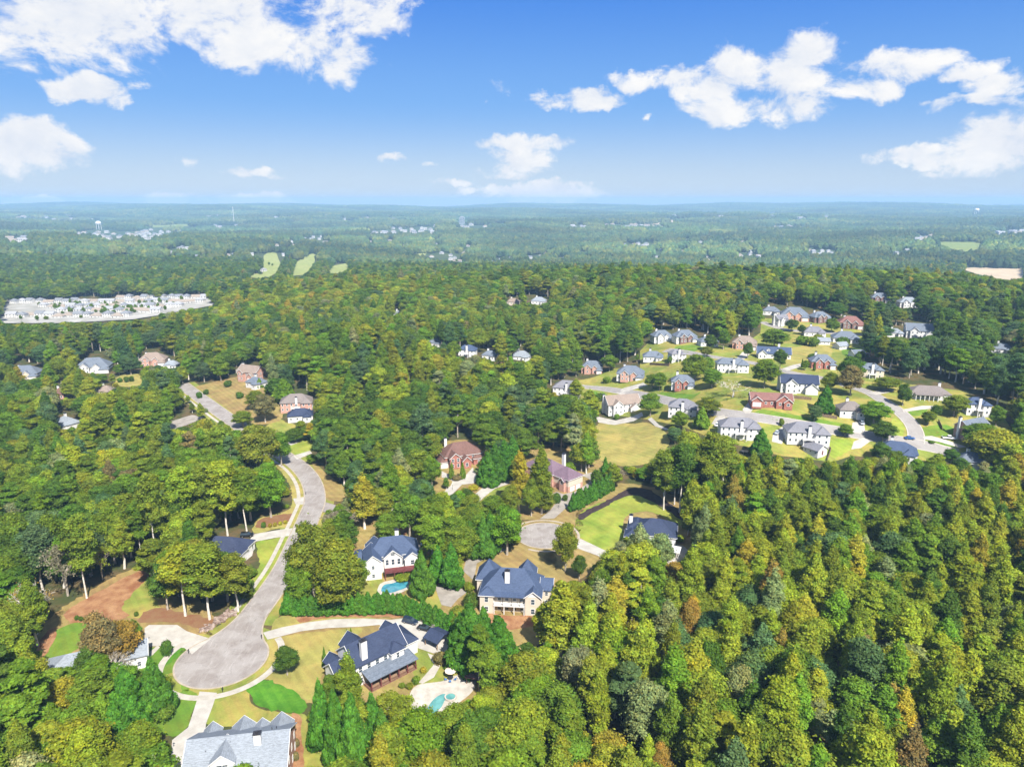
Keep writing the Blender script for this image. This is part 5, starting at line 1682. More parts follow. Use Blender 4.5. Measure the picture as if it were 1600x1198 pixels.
def make_poplar(nl=12000, size=.19):
    h, r = 24.0, 4.1
    lobes = []
    for i in range(rs.randint(46, 58)):
        a = rs.uniform(0, 2 * math.pi); t = rs.uniform(0, 1)
        zc = 7.0 + 15.6 * t
        prof = (1 - t) ** .55 * (.55 + .45 * min(1, t / .22))
        rad = (r - .8) * prof * rs.uniform(.45, 1.02)
        s = rs.uniform(.6, 1.2) * (.75 + .5 * (1 - t))
        lobes.append(((rad * math.cos(a), rad * math.sin(a), zc), (s, s, s * rs.uniform(.85, 1.25))))
    lobes.append(((0, 0, 12.5), (1.7, 1.7, 5.0))); lobes.append(((0, 0, 19), (.9, .9, 4.2)))
    V, F4, F3, col = lobes_crown(lobes, nl, size, up=.3)
    add_proto('poplar', V, F4, F3, col, trunk_mb(h, .33, [(l[0], rs.uniform(6, 14)) for l in lobes[:7]], 20), BARK_PALE, h, r)


def make_tall(nl=10000, size=.19):
    h, r = 26.0, 4.0
    lobes = []
    for i in range(rs.randint(40, 50)):
        a = rs.uniform(0, 2 * math.pi); t = rs.uniform(0, 1)
        zc = 10.0 + 15.0 * t
        prof = math.sin(math.pi * (.16 + .76 * t)) ** .8
        rad = (r - .8) * prof * rs.uniform(.4, 1.02)
        s = rs.uniform(.65, 1.3)
        lobes.append(((rad * math.cos(a), rad * math.sin(a), zc), (s, s, s * rs.uniform(.7, 1.0))))
    lobes.append(((0, 0, 17.5), (1.9, 1.9, 5.4)))
    V, F4, F3, col = lobes_crown(lobes, nl, size, up=.3, core=.6)
    add_proto('tall', V, F4, F3, col, trunk_mb(h, .21, [(l[0], rs.uniform(9, 17)) for l in lobes[:9]], 22), BARK_PALE, h, r)


def make_pine(nl=10000, size=.19):
    h, r = 23.0, 4.2
    lobes = []
    for i in range(rs.randint(26, 34)):
        a = rs.uniform(0, 2 * math.pi); t = rs.uniform(0, 1)
        zc = 9.0 + 13 * t
        rad = (r - 1.0) * (1 - t * .72) * rs.uniform(.35, 1.05)
        s = rs.uniform(1.0, 1.7) * (1.1 - .4 * t)
        lobes.append(((rad * math.cos(a), rad * math.sin(a), zc), (s, s, s * rs.uniform(.45, .65))))
    lobes.append(((0, 0, 21.6), (.9, .9, 1.3)))
    V, F4, F3, col = lobes_crown(lobes, nl, size, up=.55, rnd=.95, aspect=1.5, core=.72, ragged=.2)
    add_proto('pine', V, F4, F3, col, trunk_mb(h, .28, [(l[0], max(6, l[0][2] - 1.2)) for l in lobes[:12]], 21.5), BARK, h, r)


def make_cypress(nl=11000, size=.15):
    """dense tapering conifer with upswept sprays"""
    h, r = 11.0, 3.1
    lobes = []
    for i in range(90):
        a = rs.uniform(0, 2 * math.pi); t = (i + .5) / 90
        zc = .8 + 9.6 * t
        prof = (1 - t) ** .72 * (.8 + .2 * min(1, t / .12))
        rad = (r - .35) * prof * rs.uniform(.72, 1.0)
        s = rs.uniform(.45, .85) * (.55 + .6 * (1 - t))
        lobes.append(((rad * math.cos(a), rad * math.sin(a), zc), (s, s, s * 1.35)))
    for z, q in ((2.2, 2.1), (4.4, 1.7), (6.4, 1.25), (8.2, .8), (9.6, .45)):
        lobes.append(((0, 0, z), (q, q, 1.6)))
    V, F4, F3, col = lobes_crown(lobes, nl, size, up=.15, rnd=.55, aspect=2.0, core=.86, along=lambda p, d: np.stack([d[:, 0] * .5, d[:, 1] * .5, np.full(len(d), .9)], 1), ragged=.13)
    add_proto('cypress', V, F4, F3, col, trunk_mb(h, .2, [], 9), BARK_DARK, h, r)


def make_bush(nl=2200, size=.13):
    h, r = 2.6, 1.5
    lobes = []
    for i in range(14):
        d = rand_dir(1)[0]
        s = rs.uniform(.45, .75)
        lobes.append(((d[0] * .8, d[1] * .8, 1.4 + d[2] * .65), (s, s, s * .85)))
    lobes.append(((0, 0, 1.2), (1.0, 1.0, 1.0)))
    V, F4, F3, col = lobes_crown(lobes, nl, size)
    add_proto('bush', V, F4, F3, col, trunk_mb(h, .09, [(l[0], .3) for l in lobes[:4]], 1.5), BARK_DARK, h, r)


def branch_tree(mb, a, d, L, r, depth, tips):
    b = a + d * L
    mb.tube(a, b, r, r * .68, 5 if r > .08 else 4, cap=False)
    if depth == 0:
        tips.append(b); return
    for _ in range(3 if depth > 1 else 4):
        v = Vector(rand_dir(1)[0])
        nd = (d * 1.0 + v * .75 + Vector((0, 0, .25))).normalized()
        branch_tree(mb, a.lerp(b, rs.uniform(.55, 1.0)), nd, L * rs.uniform(.55, .8), r * .55, depth - 1, tips)


def make_bare(leaves):
    h, r = 18.0, 4.5
    mb = MB(); tips = []
    mb.tube((0, 0, -1), (.2, .1, 7), .3, .22, 7, cap=False)
    for _ in range(5):
        v = Vector(rand_dir(1)[0]); v.z = abs(v.z) + .8
        branch_tree(mb, Vector((.2, .1, rs.uniform(5, 7))), v.normalized(), 3.6, .16, 4, tips)
    n = leaves
    tp = np.array([tips[i][:] for i in rs.randint(0, len(tips), n)]) + rs.normal(0, .35, (n, 3))
    Q = leaf_quads(tp, rand_dir(n), .22 * rs.uniform(.6, 1.3, n), 1.2)
    colq = np.tile(rs.uniform(.7, 1.3, (n, 1)), (1, 3))
    F3 = np.array([[0, 1, 2]]); col = np.concatenate([colq, colq[:1]])
    add_proto('bare', Q, np.arange(len(Q)).reshape(-1, 4), F3, col, mb, BARK_PALE if leaves < 500 else BARK, h, r)


for _ in range(7): make_oak()
for _ in range(6): make_poplar()
for _ in range(5): make_pine()
for _ in range(4): make_tall()
for _ in range(4): make_cypress()
for _ in range(3): make_bush()
for q in (250, 1500, 2200): make_bare(q)

# tints (linear), with the word used for them
TINT = {
    'deep green': (.080, .145, .020), 'mid green': (.122, .196, .020), 'bright green': (.132, .232, .020), 'olive green': (.164, .210, .022),
    'yellow green': (.230, .275, .024), 'golden': (.300, .268, .028), 'orange tinged': (.275, .205, .040), 'rust brown': (.185, .155, .060),
    'sage green': (.205, .235, .095), 'blue green': (.088, .152, .052), 'cypress green': (.072, .180, .020), 'grey': (.22, .18, .12),
}

# ---------------------------------------------------------------- tree placing
TREES = []     # dict(x, y, z, h, r, sp, var, tint, word, rot, hand)
def jitter_tint(word, r=.16):
    t = np.array(TINT[word])
    return tuple(t * (1 + rs.uniform(-r, r)) * (1 + rs.uniform(-.08, .08, 3)))


def tree_px(x, yb, yt, w, sp, word):
    """a tree by its foot, its top and its width in the photograph"""
    p = P(x, yb)
    d = px_dir(x, yt)
    z = CAMZ + d[2] * p.y / d[1]
    h = max(z - p.z, .6)
    r = w / 2 / pxm((p.x, p.y, p.z + h * .6))
    TREES.append(dict(x=p.x, y=p.y, z=p.z, h=h, r=r, sp=sp, var=rs.randint(len(PROTO[sp])), tint=jitter_tint(word, .1), word=word, rot=rs.uniform(0, 6.28), hand=True))


HAND = '''
205 1136 1047 75 cypress cypress green|247 1118 1028 60 cypress cypress green|168 1152 1082 52 cypress bright green|188 1172 1096 58 cypress cypress green|256 1126 1101 30 bush deep green
58 1180 1030 92 pine mid green|14 1130 1010 80 pine deep green|108 1140 1056 62 oak golden|165 1064 955 66 oak rust brown|196 1046 962 58 oak orange tinged|180 1078 1002 44 bare grey|146 1078 1004 44 oak deep green
228 1225 1130 84 oak mid green|262 1024 1000 16 bush deep green|40 1200 1090 90 pine mid green|262 1180 1160 14 bush deep green
328 967 846 78 tall olive green|290 962 848 70 tall yellow green|372 955 862 58 tall olive green|262 952 872 52 oak deep green|310 930 840 56 oak olive green|352 905 862 36 oak mid green
106 930 828 58 bare grey|58 990 884 44 bare orange tinged|136 934 800 52 tall olive green|160 905 838 36 bare yellow green
247 882 735 50 tall olive green|290 852 728 52 tall yellow green|322 838 722 52 tall olive green|356 836 716 58 tall yellow green|386 830 728 46 tall olive green|270 860 770 50 oak deep green|205 870 770 54 tall olive green|222 872 778 40 tall mid green|180 880 780 56 oak mid green|88 905 800 60 oak mid green|30 900 800 70 oak mid green
424 808 724 58 oak bright green|405 740 660 74 oak olive green|346 738 666 72 oak olive green|440 728 672 40 oak mid green
492 938 806 82 oak olive green|532 955 846 92 oak olive green|468 952 868 52 oak mid green|556 930 870 50 oak mid green|500 900 830 60 oak olive green
570 826 740 50 poplar golden|531 838 792 46 bare grey|598 812 762 50 oak olive green|640 838 768 58 oak mid green|606 850 800 44 oak bright green|660 824 778 46 oak mid green
675 764 711 34 oak bright green|700 852 792 56 oak yellow green|676 842 800 46 oak olive green|738 815 770 40 oak olive green|770 812 772 44 oak mid green
762 758 706 38 cypress cypress green|774 754 694 40 cypress cypress green|788 748 688 40 cypress cypress green|801 742 682 38 cypress cypress green
812 800 704 40 poplar golden|846 802 698 44 poplar olive green|798 806 756 38 oak olive green|850 800 764 40 oak olive green|830 806 745 36 oak olive green
945 754 714 18 cypress cypress green|934 760 735 22 bush deep green|953 746 722 18 cypress mid green|962 756 730 30 bare grey|920 730 682 40 oak mid green|905 726 690 34 oak deep green
660 930 860 44 cypress cypress green|706 918 850 44 cypress cypress green|685 906 852 36 cypress cypress green|735 868 814 40 cypress cypress green|755 872 808 40 cypress cypress green|766 866 800 38 cypress cypress green|722 858 818 34 cypress mid green
792 866 788 64 oak bright green|883 893 810 42 oak olive green|905 905 865 26 oak deep green
735 1040 944 86 cypress cypress green|778 1044 962 74 cypress cypress green|756 1034 950 56 cypress cypress green|720 1020 958 44 cypress cypress green|735 950 926 24 bush deep green
449 1054 1008 44 oak deep green|508 1042 1010 9 cypress mid green|516 1041 1014 9 cypress mid green|543 1001 982 8 cypress mid green|549 1001 980 8 cypress mid green
505 1172 1064 50 cypress cypress green|556 1222 1084 64 cypress cypress green|584 1172 1084 48 cypress cypress green|528 1200 1078 52 cypress cypress green|600 1190 1110 50 cypress cypress green|548 1128 1018 52 poplar olive green|520 1120 1050 40 oak mid green
630 1160 1072 48 bare yellow green|626 1164 1088 42 oak yellow green|660 1180 1118 60 oak sage green|710 1150 1105 44 oak deep green
458 1139 1126 10 bush rust brown|464 1166 1153 10 bush rust brown|463 1187 1174 10 bush rust brown
996 908 818 54 poplar sage green|972 905 842 52 oak sage green|1030 900 832 50 oak sage green
1037 796 700 46 tall olive green|1062 800 690 50 tall deep green|1104 800 672 58 tall olive green|1085 790 712 44 oak mid green|1128 770 680 50 tall olive green
878 1030 912 88 poplar yellow green|850 1010 940 50 poplar yellow green|938 980 884 46 oak mid green|1018 966 866 56 poplar bright green|1075 1014 936 46 oak orange tinged|1010 1172 1064 96 oak sage green
1216 1060 982 42 poplar orange tinged|1300 1192 1114 72 pine sage green|1448 960 892 46 bare grey|905 1100 1010 80 oak sage green|820 1110 1015 90 oak olive green|870 1160 1065 90 oak mid green|985 1050 970 60 poplar golden
1010 1225 1150 44 poplar yellow green|1030 1230 1158 40 oak orange tinged|1105 1090 1000 62 oak deep green|1150 1130 1040 66 oak sage green
1016 650 612 38 oak mid green|1030 610 580 26 oak bright green|1019 606 583 26 oak mid green|1085 594 552 52 oak olive green|1112 606 575 38 oak bright green|1106 582 557 22 oak bright green|1104 558 540 22 oak olive green|1145 620 590 50 bare olive green|1105 652 618 42 oak olive green|1096 668 636 28 cypress bright green|1062 672 640 30 oak olive green
1109 548 520 22 oak deep green|1130 546 512 22 oak mid green|1168 560 534 18 oak deep green|1218 578 543 24 oak deep green|1193 606 560 50 oak mid green|1208 545 513 50 oak mid green|1237 518 497 24 oak deep green|1252 523 506 14 oak deep green|1299 519 496 26 oak mid green|1358 524 501 24 oak yellow green|1380 530 508 34 oak blue green|1349 545 525 20 oak deep green
1327 602 555 46 oak deep green|1328 618 570 46 oak rust brown|1296 612 580 30 oak olive green|1288 645 603 34 cypress cypress green|1272 658 632 26 oak blue green|1365 662 624 50 oak bright green|1379 690 655 40 oak deep green|1320 682 662 26 oak mid green|1221 665 653 8 bush mid green|1187 716 670 38 cypress cypress green|1231 670 661 10 bush deep green|1258 578 562 14 oak mid green|1253 574 560 5 cypress deep green|1272 579 565 5 cypress deep green
1270 541 526 18 bush mid green|1253 538 524 20 bush mid green|1278 532 522 16 bush olive green|1316 540 527 20 bush deep green|1272 560 552 18 bush deep green
1410 634 598 26 oak deep green|1385 610 588 48 oak olive green|1490 650 615 46 oak olive green|1450 664 640 24 oak olive green|1462 652 632 20 oak deep green|1555 668 632 26 oak mid green|1550 732 670 92 oak yellow green|1590 735 680 60 oak mid green|1486 722 700 26 oak deep green|1375 722 690 36 oak deep green|1400 726 704 34 oak mid green|1462 742 708 40 poplar yellow green|1500 745 715 30 oak deep green|1455 692 688 10 bush deep green
900 588 560 24 oak mid green|872 592 556 40 oak deep green|952 580 552 30 oak mid green|948 598 588 14 bush bright green|900 622 592 30 poplar yellow green|920 660 608 44 poplar yellow green|900 690 620 46 poplar olive green|1190 470 452 22 oak mid green|936 626 614 16 bush deep green|1046 568 556 8 bush deep green|1028 562 552 6 cypress deep green|1007 564 554 6 cypress deep green
462 690 668 36 oak deep green|480 684 664 24 oak mid green|400 640 608 34 oak olive green|415 660 612 40 oak rust brown|380 668 640 36 oak olive green|445 628 592 44 cypress bright green|406 606 590 12 cypress mid green|356 604 594 12 bush deep green|322 616 608 9 bush deep green|312 622 612 9 bush deep green|375 622 612 12 bush deep green
198 597 588 8 bush deep green|206 596 587 8 bush deep green|188 597 590 8 bush deep green|30 606 572 26 poplar golden|110 602 582 18 oak deep green|206 582 560 22 oak mid green|320 690 652 40 bare olive green
1530 700 660 60 oak mid green|1120 985 910 50 poplar yellow green|1180 940 870 48 poplar yellow green|1250 1010 930 56 poplar golden|1350 1040 965 56 poplar yellow green|1080 1000 930 40 poplar golden
650 1068 1056 12 bush mid green|662 1050 1042 10 bush golden|700 1046 1038 14 bush bright green|715 1044 1036 10 bush yellow green|688 1036 1018 24 bush rust brown|640 1075 1066 12 bush olive green|630 905 896 26 bush olive green|612 958 950 8 bush olive green|422 823 817 6 bush golden|430 822 816 6 bush golden|438 820 814 6 bush golden|446 818 812 6 bush golden|412 824 815 8 bush deep green|120 968 961 7 bush deep green|127 969 962 7 bush deep green|134 970 963 7 bush deep green|213 962 955 7 bush deep green|727 958 948 10 bush deep green|560 1070 1056 14 bush deep green|890 742 722 20 bush mid green|905 776 762 10 bush deep green|870 786 770 14 bush deep green|883 782 772 9 bush deep green|706 748 722 11 cypress mid green|723 748 722 11 cypress mid green|714 750 742 14 bush rust brown|740 765 758 16 bush golden
'''
for item in HAND.replace('\n', '|').split('|'):
    f = item.split()
    if len(f) >= 6:
        tree_px(float(f[0]), float(f[1]), float(f[2]), float(f[3]), f[4], ' '.join(f[5:]))
# clipped rows of cypress: along the drive and beside the mulch path
hedge = curve([(452, 958), (500, 958), (560, 957), (600, 955), (635, 958), (665, 968), (700, 985), (718, 998)], False, 5)
for i, q in enumerate(hedge):
    tree_px(q[0] + rs.uniform(-2, 2), q[1], q[1] - rs.uniform(24, 34), 26, 'cypress', 'cypress green')
for i in range(10):
    t = i / 9
    tree_px(895 + 58 * t, 798 - 32 * t, 770 - 32 * t + rs.uniform(-3, 3), 17, 'cypress', 'cypress green')
for i in range(7):
    tree_px(1345 + rs.uniform(-6, 6) + i * 0, 0 + 560 + i * 4, 548 + i * 4, 12, 'bush', 'deep green') if i < 2 else None


def fits(x, y, z, h, r, lim=.10):
    """share of each tree's outline that would stand before a place kept in view"""
    n = len(x)
    bad = np.zeros(n); tot = 0
    for k in range(12):
        a = k * math.pi / 6
        for q in (1.0, .55):
            X = x + r * q * math.cos(a); Z = z + h * (.60 + .40 * q * math.sin(a))
            px, py, _ = project(X, y, Z)
            ix = np.clip((px / 2).astype(int), 0, 799); iy = np.clip((py / 2).astype(int), 0, 599)
            ins = (px >= 0) & (px < 1600) & (py >= 0) & (py < 1198)
            bad += MASK[iy, ix] & ins; tot += 1
    px, py, _ = project(x, y, z)
    ix = np.clip((px / 2).astype(int), 0, 799); iy = np.clip((py / 2).astype(int), 0, 599)
    foot = MASK[iy, ix] & (px >= 0) & (px < 1600) & (py < 1198)
    return (bad / tot <= lim) & ~foot


# far open ground stays clear of trees as well
OPEN_FAR = [
    ([(0, 506), (0, 474), (120, 468), (330, 462), (335, 478), (270, 490), (210, 500), (100, 506)], 'lot'),
    ([(410, 432), (412, 400), (420, 394), (432, 396), (438, 412), (430, 428), (420, 434)], 'fairway'),
    ([(455, 432), (462, 412), (474, 402), (490, 396), (496, 400), (488, 416), (478, 430)], 'fairway'),
    ([(506, 428), (520, 416), (540, 412), (546, 418), (530, 428)], 'fairway'),
    ([(380, 434), (400, 428), (418, 430), (410, 436)], 'fairway'),
    ([(645, 402), (655, 396), (668, 394), (664, 400)], 'fairway'),
    ([(1500, 420), (1530, 418), (1600, 420), (1600, 437), (1575, 440), (1530, 430)], 'stubble'),
    ([(1460, 384), (1470, 378), (1530, 379), (1535, 388), (1510, 394), (1480, 388)], 'field'),
    ([(1012, 350), (1050, 344), (1062, 348), (1040, 352)], 'stubble'),
    ([(225, 352), (300, 349), (305, 353), (240, 356)], 'field'),
]
def ragged(poly, amp):
    out = []
    for (ax, ay), (bx, by) in zip(poly, poly[1:] + poly[:1]):
        for k in range(8):
            t = k / 8
            out.append((ax + (bx - ax) * t + rs.uniform(-amp, amp), ay + (by - ay) * t + rs.uniform(-amp, amp) * .7))
    return out
for poly, kd in OPEN_FAR:
    keep(ragged(poly, 5.0 if kd == 'lot' else 2.5))
FAR_M = {'lot': mat('pale_lots', (.29, .28, .24), .9, .2, .05, .2, (.40, .385, .355)), 'fairway': lawn_mat('fairway', (.22, .26, .075), (.26, .28, .10), .02),
         'stubble': mat('stubble', (.42, .33, .22), .95, .12, .02), 'field': lawn_mat('far_field', (.20, .23, .07), (.16, .21, .06), .02)}


def far_sheet(name, poly, m, off=.25):
    w = [P(*a) for a in poly]
    nx = 12
    xs = np.array([a[0] for a in w]); ys = np.array([a[1] for a in w])
    bm = bmesh.new()
    f = bm.faces.new([bm.verts.new((a[0], a[1], 0)) for a in w]); f.normal_update()
    if f.normal.z < 0: f.normal_flip()
    bmesh.ops.triangulate(bm, faces=bm.faces[:])
    for lo, hi, no in ((xs.min(), xs.max(), (1, 0, 0)), (ys.min(), ys.max(), (0, 1, 0))):
        for k in range(1, nx):
            v = lo + (hi - lo) * k / nx
            bmesh.ops.bisect_plane(bm, geom=bm.verts[:] + bm.edges[:] + bm.faces[:], plane_co=(v * no[0], v * no[1], 0), plane_no=no)
    for v in bm.verts:
        v.co.z = float(T(v.co.x, v.co.y)) + off
    me = bpy.data.meshes.new(name); bm.to_mesh(me); bm.free(); me.materials.append(m)
    o = link(bpy.data.objects.new(name, me)); o['kind'] = 'structure'
    return o


for poly, kd in OPEN_FAR:
    far_sheet({'lot': 'paved_lots', 'fairway': 'fairway', 'stubble': 'bare_field', 'field': 'field'}[kd], poly, FAR_M[kd], 1.0)


def woods_mix(x, y):
    """share of species and tints over the land, in broad patches as in the photograph"""
    n = len(x)
    px, py, _ = project(x, y, T(x, y) + 12)
    yg = smooth(780, 900, px) * smooth(640, 760, py) * .85                       # the big wood at the lower right
    yg = np.maximum(yg, np.exp(-((px - 450) / 250) ** 2 - ((py - 482) / 42) ** 2) * .9)
    yg = np.maximum(yg, np.exp(-((px - 650) / 140) ** 2 - ((py - 568) / 45) ** 2) * .95)
    yg = np.maximum(yg, np.exp(-((px - 1250) / 200) ** 2 - ((py - 435) / 22) ** 2) * .6)
    yg = np.maximum(yg, np.exp(-((px - 1100) / 70) ** 2 - ((py - 490) / 30) ** 2) * .6)
    yg = np.maximum(yg, np.exp(-((px - 130) / 170) ** 2 - ((py - 640) / 60) ** 2) * .55)
    dark = np.exp(-((px - 1480) / 160) ** 2 - ((py - 545) / 75) ** 2) * .95
    dark = np.maximum(dark, np.exp(-((px - 1300) / 160) ** 2 - ((py - 470) / 16) ** 2) * .8)
    dark = np.maximum(dark, np.exp(-((px - 620) / 110) ** 2 - ((py - 690) / 60) ** 2) * .6)
    dark = np.maximum(dark, np.exp(-((px - 830) / 90) ** 2 - ((py - 640) / 50) ** 2) * .5)
    dark = np.maximum(dark, np.exp(-((px - 60) / 130) ** 2 - ((py - 800) / 120) ** 2) * .45)
    dark = np.maximum(dark, np.exp(-((px - 300) / 260) ** 2 - ((py - 530) / 20) ** 2) * .6)
    dark = np.maximum(dark, np.where(py < 440, .45, 0) + np.where((py < 462) & (px < 440), .35, 0))
    dark = np.clip(dark, 0, .9)
    yg = yg * (1 - .7 * (py < 432))
    u = rs.uniform(size=n); v = rs.uniform(size=n)
    sp = np.where(u < .40 - .16 * yg, 0, np.where(u < .40 + .16 + .42 * yg, 1, 2))       # oak, poplar, pine
    sp = np.where((sp == 2) & (v < .30), 0, np.where((sp == 2) & (v < .52), 3, sp))
    sp = np.where((y > 620) & (sp != 0) & (v < .75), 0, sp)
    words = []
    for i in range(n):
        a, b = yg[i], dark[i]
        w = np.array([.10 + .55 * b, .24 * (1 - a * .4), .12 * (1 - b), .24 * (1 - b * .6), (.12 + .42 * a) * (1 - b), (.012 + .06 * a) * (1 - b), (.003 + .007 * a) * (1 - b), .002 * (1 - b), .04 * (1 - b), .06 + .30 * b])
        words.append(rs.choice(10, p=w / w.sum()))
    return sp, np.array(words)


WORDS = ['deep green', 'mid green', 'bright green', 'olive green', 'yellow green', 'golden', 'orange tinged', 'rust brown', 'sage green', 'blue green']
SPN = ['oak', 'poplar', 'pine', 'tall']


def wood_points(y0, y1, step):
    nx = int(2 * .86 * y1 / step); ny = int((y1 - y0) / step)
    gx, gy = np.meshgrid((np.arange(nx) - nx / 2) * step, y0 + np.arange(ny) * step)
    gx = gx + rs.uniform(-.46, .46, gx.shape) * step; gy = gy + rs.uniform(-.46, .46, gy.shape) * step
    x, y = gx.ravel(), gy.ravel()
    px, py, dp = project(x, y, T(x, y))
    ok = (np.abs(px - 800) < 920) & (py < 1420)
    return x[ok], y[ok]


hx = np.array([t['x'] for t in TREES]); hy = np.array([t['y'] for t in TREES]); hr = np.array([t['r'] for t in TREES])
for y0, y1, step, grow in ((95, 330, 7.3, 1.2), (330, 760, 9.6, 1.34), (760, 1750, 11.0, 1.55), (96, 300, 8.6, .75)):
    x, y = wood_points(y0, y1, step)
    z = T(x, y)
    sp, wd = woods_mix(x, y)
    H0 = np.array([17.0, 21.0, 20.0, 21.0])[sp] * np.where(y > 620, rs.uniform(.88, 1.08, len(x)), rs.uniform(.72, 1.12, len(x)))
    R0 = np.array([5.9, 4.2, 4.5, 4.6])[sp] * rs.uniform(.78, 1.25, len(x)) * grow
    H0 = H0 * (grow if y0 > 300 else 1.06) ** .35
    if y0 == 96:
        H0 = H0 * .52
    if y0 < 700:
        free = np.array([np.all(np.hypot(a - hx, b - hy) > np.minimum(hr * .9 + 1.0, 6.0)) for a, b in zip(x, y)])
    else:
        free = np.ones(len(x), bool)
    done = ~free
    for sc in (1.0, .72, .48, .28, .16):
        if y0 > 700 and sc < .4:
            break
        h_, r_ = H0 * sc, R0 * (sc ** .75)
        ok = ~done & fits(x, y, z, h_, r_)
        for i in np.nonzero(ok)[0]:
            s_ = SPN[sp[i]] if sc > .2 else 'bush'
            TREES.append(dict(x=x[i], y=y[i], z=z[i], h=h_[i], r=r_[i], sp=s_, var=rs.randint(len(PROTO[s_])), tint=jitter_tint(WORDS[wd[i]]), word=WORDS[wd[i]], rot=rs.uniform(0, 6.28), hand=False))
        done |= ok

for poly, n_, hh in ((OPEN_FAR[0][0], 90, 7.0), (OPEN_FAR[1][0], 2, 9.0)):
    pa = np.array(poly)
    for _ in range(n_):
        q = pa[rs.randint(len(pa))] * .0 + (pa * rs.dirichlet(np.ones(len(pa)) * .7)[:, None]).sum(0)
        g = P(*q)
        TREES.append(dict(x=g.x, y=g.y, z=g.z, h=hh * rs.uniform(.6, 1.3), r=hh * rs.uniform(.28, .45), sp='oak', var=rs.randint(len(PROTO['oak'])), tint=jitter_tint('mid green'), word='mid green', rot=rs.uniform(0, 6.28), hand=False))

# which trees show largest from here
ID = np.full((600, 800), -1, int)
order = sorted(range(len(TREES)), key=lambda i: -math.hypot(TREES[i]['x'], TREES[i]['y']))
for i in order:
    t = TREES[i]
    cx, cyy, dp = project(t['x'], t['y'], t['z'] + t['h'] * (.62 if t['sp'] not in ('cypress', 'bush') else .45))
    k = FPX / dp
    rx, ry = t['r'] * k / 2, t['h'] * (.40 if t['sp'] not in ('cypress', 'bush') else .48) * k / 2
    x0, x1, y0, y1 = int(cx / 2 - rx), int(cx / 2 + rx) + 1, int(cyy / 2 - ry), int(cyy / 2 + ry) + 1
    x0, x1, y0, y1 = max(x0, 0), min(x1, 800), max(y0, 0), min(y1, 600)
    if x1 <= x0 or y1 <= y0:
        continue
    gx, gy = np.meshgrid(np.arange(x0, x1) + .5, np.arange(y0, y1) + .5)
    e = ((gx - cx / 2) / max(rx, .5)) ** 2 + ((gy - cyy / 2) / max(ry, .5)) ** 2 < 1
    ID[y0:y1, x0:x1][e] = i
cnt = np.bincount(ID[ID >= 0].ravel(), minlength=len(TREES))
yy, xx = np.nonzero(ID >= 0)
ids = ID[yy, xx]
sx = np.bincount(ids, xx, minlength=len(TREES)) * 2; sy = np.bincount(ids, yy, minlength=len(TREES)) * 2
for i, t in enumerate(TREES):
    t['n'] = cnt[i]
    t['px'] = (sx[i] / max(cnt[i], 1), sy[i] / max(cnt[i], 1))

KINDNAME = {'tall': 'tall_trunked_tree', 'oak': 'broadleaf_tree', 'poplar': 'poplar_tree', 'pine': 'pine_tree', 'cypress': 'cypress_tree', 'bush': 'shrub', 'bare': 'bare_tree'}
KINDWORD = {'tall': 'tall pale-trunked tree', 'oak': 'broadleaf tree', 'poplar': 'tall narrow tree', 'pine': 'pine', 'cypress': 'dense cypress', 'bush': 'shrub', 'bare': 'thin-leaved tree'}
LIMIT = {'tall': 120, 'oak': 290, 'poplar': 230, 'pine': 130, 'cypress': 120, 'bush': 70, 'bare': 20}
chosen = set()
for s_, lim in LIMIT.items():
    c = sorted([i for i in range(len(TREES)) if TREES[i]['sp'] == s_ and TREES[i]['n'] >= 3], key=lambda i: -(TREES[i]['n'] + (60 if TREES[i]['hand'] else 0)))
    chosen |= set(c[:lim])

MARKS = [('the turning circle', 348, 1030), ('the pale grey roofed house', 378, 1150), ('the navy roofed white house', 575, 1020), ('the turquoise pool', 690, 1090), ('the carport', 683, 1000),
         ('the white house with red deck', 605, 860), ('the cream tower house', 800, 915), ('the second turning circle', 850, 836), ('the brown roofed brick house', 720, 710), ('the mauve roofed house', 868, 735),
         ('the dark blue roofed house', 1018, 820), ('the golden field', 985, 692), ('the clay bank', 165, 940), ('the black roofed house', 350, 850), ('the street bend', 490, 770), ('the street lawns', 462, 700),
         ('the taupe brick house', 464, 632), ('the upper street', 330, 635), ('the low pale blue roof', 106, 661), ('the rose brick house', 240, 565), ('the white dormered house', 148, 572),
         ('the red brick ranch', 1203, 622), ('the fenced white house', 1256, 685), ('the taupe pyramid roof', 1327, 640), ('the street fork', 1430, 690), ('the porch ranch', 1450, 612), ('the tan roofed white house', 970, 632),
         ('the straw lawn', 1260, 555), ('the golden fairways', 460, 415), ('the white far estate', 170, 485), ('the rust trees', 180, 1000), ('the mulch path', 980, 772),
         ('the bottom right corner', 1600, 1198), ('the right edge', 1600, 950), ('the bottom edge', 1150, 1198), ('the wood centre', 1330, 900), ('the left edge', 0, 800), ('the upper wood', 1200, 770)]


def relation(t):
    x, y = t['px']
    m = min(MARKS, key=lambda m: (m[1] - x) ** 2 + (1.5 * (m[2] - y)) ** 2)
    dx, dy = x - m[1], (y - m[2]) * 1.5
    if abs(dx) > abs(dy):
        r = 'right of' if dx > 0 else 'left of'
    else:
        r = 'below' if dy > 0 else 'above'
    if 'edge' in m[0] or 'corner' in m[0] or 'centre' in m[0]:
        r = 'near'
    return r, m[0]


